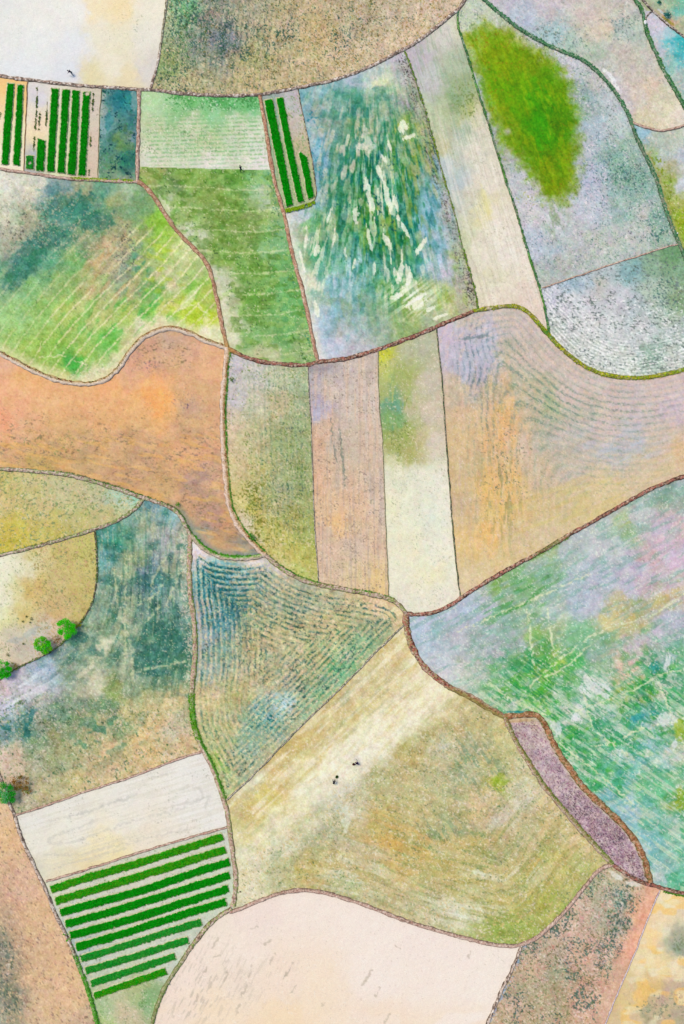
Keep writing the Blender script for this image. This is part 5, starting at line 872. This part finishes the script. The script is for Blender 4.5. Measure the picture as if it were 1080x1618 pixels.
for i,(x_,y_,r_,lb) in enumerate([(49.5,977.5,2.6,'largest tiny weed bush on the pale corner of the left field'),(36,981.5,1.8,'tiny weed bush left of the largest one in the pale corner'),(42,974,1.3,'tiniest weed speck above the largest one'),(37,1017,2.2,'lone tiny weed bush left of the middle bright green tree'),(12.5,1034.5,2.6,'tiny weed bush just above the lowest bright green tree'),(47.5,983,1.2,'tiny weed speck just under the largest one')]):
    tree(x_,y_,r_,.35,['6E7C38','4E6424','8C9450'],lb,'weed bush','weed_bush',30+i,90,.6,.02,5,group='tiny weed bushes on the left field',leaf=.09)

# ---- people working in the fields ----
def mirror(p): return (-p[0],p[1],p[2])
def person(px,py,face,J,label,top,low,extra=None,skin='5A3A2C',hat=None,group='people bent over field work'):
    """J: joints in metres, x right, y forward, z up. One skinned body."""
    root=empty('person',W(px,py,0.02),R(face)); tag(root,label,'person',group)
    V=[];E=[];Rd=[];Z=[]
    def v(p,r,z): V.append(p); Rd.append(r); Z.append(z); return len(V)-1
    pel=v(J['pelvis'],.145,'low'); sp=v(J['spine'],.135,'top'); ch=v(J['chest'],.16,'top'); nk=v(J['neck'],.062,'skin'); hd=v(J['head'],.098,'skin'); cr=v(J['crown'],.085,'skin')
    for a,b in ((pel,sp),(sp,ch),(ch,nk),(nk,hd),(hd,cr)): E.append((a,b))
    for s_ in ('L','R'):
        sh=v(J['sh'+s_],.072,'top'); el=v(J['el'+s_],.048,'top'); wr=v(J['wr'+s_],.032,'skin'); pm=v(J['pm'+s_],.036,'skin'); E+=[(ch,sh),(sh,el),(el,wr),(wr,pm)]
        hp=v(J['hp'+s_],.105,'low'); kn=v(J['kn'+s_],.07,'low'); an=v(J['an'+s_],.045,'low'); to=v(J['to'+s_],.04,'skin'); E+=[(pel,hp),(hp,kn),(kn,an),(an,to)]
    me=bpy.data.meshes.new('body'); me.from_pydata(V,E,[]); ob=bpy.data.objects.new('body',me); col_.objects.link(ob)
    sk=ob.modifiers.new('Skin','SKIN'); ss=me.skin_vertices[0].data
    for i in range(len(V)): ss[i].radius=(Rd[i],Rd[i]*(.8 if i in(sp,ch) else 1)); ss[i].use_root=(i==0)
    sb=ob.modifiers.new('Sub','SUBSURF'); sb.levels=2; sb.render_levels=2
    dg=bpy.context.evaluated_depsgraph_get(); dg.update(); m2=bpy.data.meshes.new_from_object(ob.evaluated_get(dg)); 
    bpy.data.objects.remove(ob); n=len(m2.vertices); co=np.zeros(n*3,np.float32); m2.vertices.foreach_get('co',co); co=co.reshape(-1,3)
    # colour by nearest bone
    best=np.full(n,1e9); cc=np.zeros((n,3),np.float32); Cm={'top':alb(hexc(top)),'low':alb(hexc(low)),'skin':alb(hexc(skin))}
    for a,b in E:
        A=np.array(V[a]);B=np.array(V[b]); t_=np.clip(((co-A)@(B-A))/((B-A)@(B-A)),0,1); d=np.linalg.norm(co-A-t_[:,None]*(B-A),axis=1)
        z=np.where(t_<.5,0,1); ca=Cm[Z[a]]; cb=Cm[Z[b]]; mm=d<best; best=np.where(mm,d,best)
        cc[mm]=np.where(z[mm][:,None]==0,ca,cb)
    at=m2.color_attributes.new('Col','FLOAT_COLOR','POINT'); dd=np.ones((n,4),np.float32); dd[:,:3]=cc; at.data.foreach_set('color',dd.ravel())
    m2.materials.clear(); m2.materials.append(M['cloth']); m2.polygons.foreach_set('use_smooth',np.ones(len(m2.polygons),bool))
    body=bpy.data.objects.new('body',m2); col_.objects.link(body); body.parent=root
    # hands: palm end, four fingers and a thumb, curled towards the ground
    for s_ in ('L','R'):
        mb=MB(); p=Vector(J['pm'+s_]); d=(p-Vector(J['wr'+s_])).normalized(); sx=d.cross(Vector((0,1,.2))).normalized(); fw=sx.cross(d).normalized(); sk_=alb(hexc(skin)); sg=-1 if s_=='L' else 1
        for q,ln in zip((-.027,-.009,.009,.027),(.058,.07,.075,.064)):
            b=p+sx*q+d*.02; mb.tube([b,b+d*ln*.5,b+d*ln*.85+fw*ln*.25,b+d*ln+fw*ln*.5],[.009,.0085,.008,.006],sk_,6)
        b=p+sx*.03*sg-d*.01; mb.tube([b,b+sx*.025*sg+d*.02,b+sx*.03*sg+d*.045+fw*.012],[.011,.01,.007],sk_,6); mb.build('hand',M['cloth'],root,smooth=True)
    mb=MB(); H=Vector(J['head']); Cw=Vector(J['crown']); up=(Cw-H).normalized(); c0=H+up*.05
    mb.ell(tuple(c0-Vector((0,0,-.02))),(.105,.11,.105),alb(hexc('0E0C10')),14,9,3,.08); mb.build('hair',M['cloth'],root,smooth=True)
    # face: nose, eyes, ears on the underside of the bent head
    fd=Vector((0,.35,-1)); fd=(fd-up*fd.dot(up)).normalized(); sd2=up.cross(fd).normalized(); mb=MB(); sk_=alb(hexc(skin))
    mb.ell(tuple(H+fd*.1),(.014,.014,.02),sk_,6,5)
    for q in (-1,1): mb.ell(tuple(H+fd*.088+sd2*.034*q+up*.02),(.012,.012,.01),(.6,.58,.55),6,5); mb.ell(tuple(H+sd2*.1*q),(.014,.02,.028),sk_,6,5)
    mb.ell(tuple(H+fd*.088-up*.045),(.024,.012,.008),(.25,.08,.07),6,5); mb.build('face',M['cloth'],root,smooth=True)
    if extra: extra(root)
    return root
def bent(lean=.75,arm=.55,stride=.18,turn=0.,spread=.1):
    """upper body folded forward at the hips"""
    pz=.86; c,s=math.cos(lean),math.sin(lean)
    def T(l,x=0,dz=0): return (x+turn*l,.0+l*s,pz+.06+l*c+dz)
    J=dict(pelvis=(0,0,pz),spine=T(.22),chest=T(.43),neck=T(.56),head=T(.68,0,.0),crown=T(.78,0,-.01))
    for s_,g in (('L',-1),('R',1)):
        sh=T(.47,.185*g); J['sh'+s_]=sh; el=(sh[0]+(.06+spread)*g,sh[1]+.10,sh[2]-.26); J['el'+s_]=el
        J['wr'+s_]=(el[0]-.03*g,el[1]+.12,el[2]-.22); J['pm'+s_]=(el[0]-.035*g,el[1]+.15,el[2]-.29)
        J['hp'+s_]=(.1*g,0,pz-.03); y_=stride*g
        J['kn'+s_]=(.13*g,y_*.55+.07,.47); J['an'+s_]=(.14*g,y_-.04,.08); J['to'+s_]=(.15*g,y_+.12,.035)
    return J
NV='0A0C26'
person(114.5,117.8,60,bent(1.3,spread=.12,turn=-.15,stride=.22),'person in dark clothes stooping alone on the pale field at the top left','10122E','1C4458',skin='6A4048')
person(381,270.5,12,bent(1.2,spread=.0,stride=.3),'person in navy walking bent over where the pale strip meets the green field','060A28','1E3A34',skin='5A5450')
person(527,1236.5,-8,bent(1.35,spread=.04,stride=.12),'dark-clothed person stooping beside a green seedling bundle','100E22','14102A',skin='2A2026')
person(565.5,1205.5,62,bent(1.1,spread=.26,stride=.3,turn=.1),'person in purple and black with spread arms stooping beside a brown basket','1A1432','6A4A86',skin='2A1A2A')
# seedling bundle and basket beside them
b=empty('seedling_bundle',W(532,1227,.02)); tag(b,'small dark green bundle of seedlings beside the stooping figure','bundle')
tufts(rng.normal(0,.06,(26,3))*np.array([1,1,0])+np.array([0,0,.02]),.24+.1*rng.random(26),alb(np.stack([hexc('2E4C14')]*26)),6,.75,.2).build('leaves',M['leaf'],b)
mb=MB(); mb.tube([(math.cos(a)*.1,math.sin(a)*.1,.06) for a in np.linspace(0,6.283,13)],[.018]*13,alb(hexc('5A4A20')),6); mb.build('tie',M['cloth'],b)
b=empty('basket',W(558.3,1207.2,.02)); tag(b,'small brown basket on the ground beside the spread-armed figure','basket')
mb=MB(); bc=alb(hexc('5A2E20'))
for i in range(7):
    r_=.16+.012*i; mb.tube([(math.cos(a)*r_,math.sin(a)*r_,.02+.03*i) for a in np.linspace(0,6.283,17)],[.02]*17,bc*(1+.1*(i%2)),6)
mb.ell((0,0,.03),(.17,.17,.02),bc*.7,12,4); mb.build('woven_side',M['bark'] if False else M['cloth'],b)
mb=MB(); mb.tube([(math.cos(a)*.22,0,.2+math.sin(a)*.16) for a in np.linspace(0,3.1416,11)],[.015]*11,bc,6); mb.build('handle',M['cloth'],b)
# stones, sack, marker
def rock(px,py,r,h,hx,name,label,cat,z=.0,sq=(1,1,1),seed=1,rz=0,amp=.25,group=None):
    mb=MB(); mb.ell((0,0,r*SC*sq[2]*.6),(r*SC*sq[0],r*SC*sq[1],r*SC*sq[2]),alb(hexc(hx)),12,8,seed,amp); o=mb.build(name,M['bank'],smooth=True); o.location=W(px,py,z); o.rotation_euler=(0,0,rz); tag(o,label,cat,group); return o
rock(1018.5,36.5,3.6,.3,'F6F6FA','sack','white sack lying across the green bank in the upper right corner','sack',.18,(.55,1,.45),3,R(8),.12)
rock(1069.5,369,1.4,.2,'F0F2EE','stone','single white stone on the right-hand green bank near the field corner','stone',.15,(1,.8,.6),4)
rock(372.5,1389,1.4,.2,'2E3A34','stone','dark stone lying on top of the pinkish path bank','stone',.2,(1,.9,.6),5)
rock(379,1409,1.2,.2,'4A3A3C','stone','dark stone just off the pinkish path bank, lower of two','stone',.0,(1,.9,.6),6)
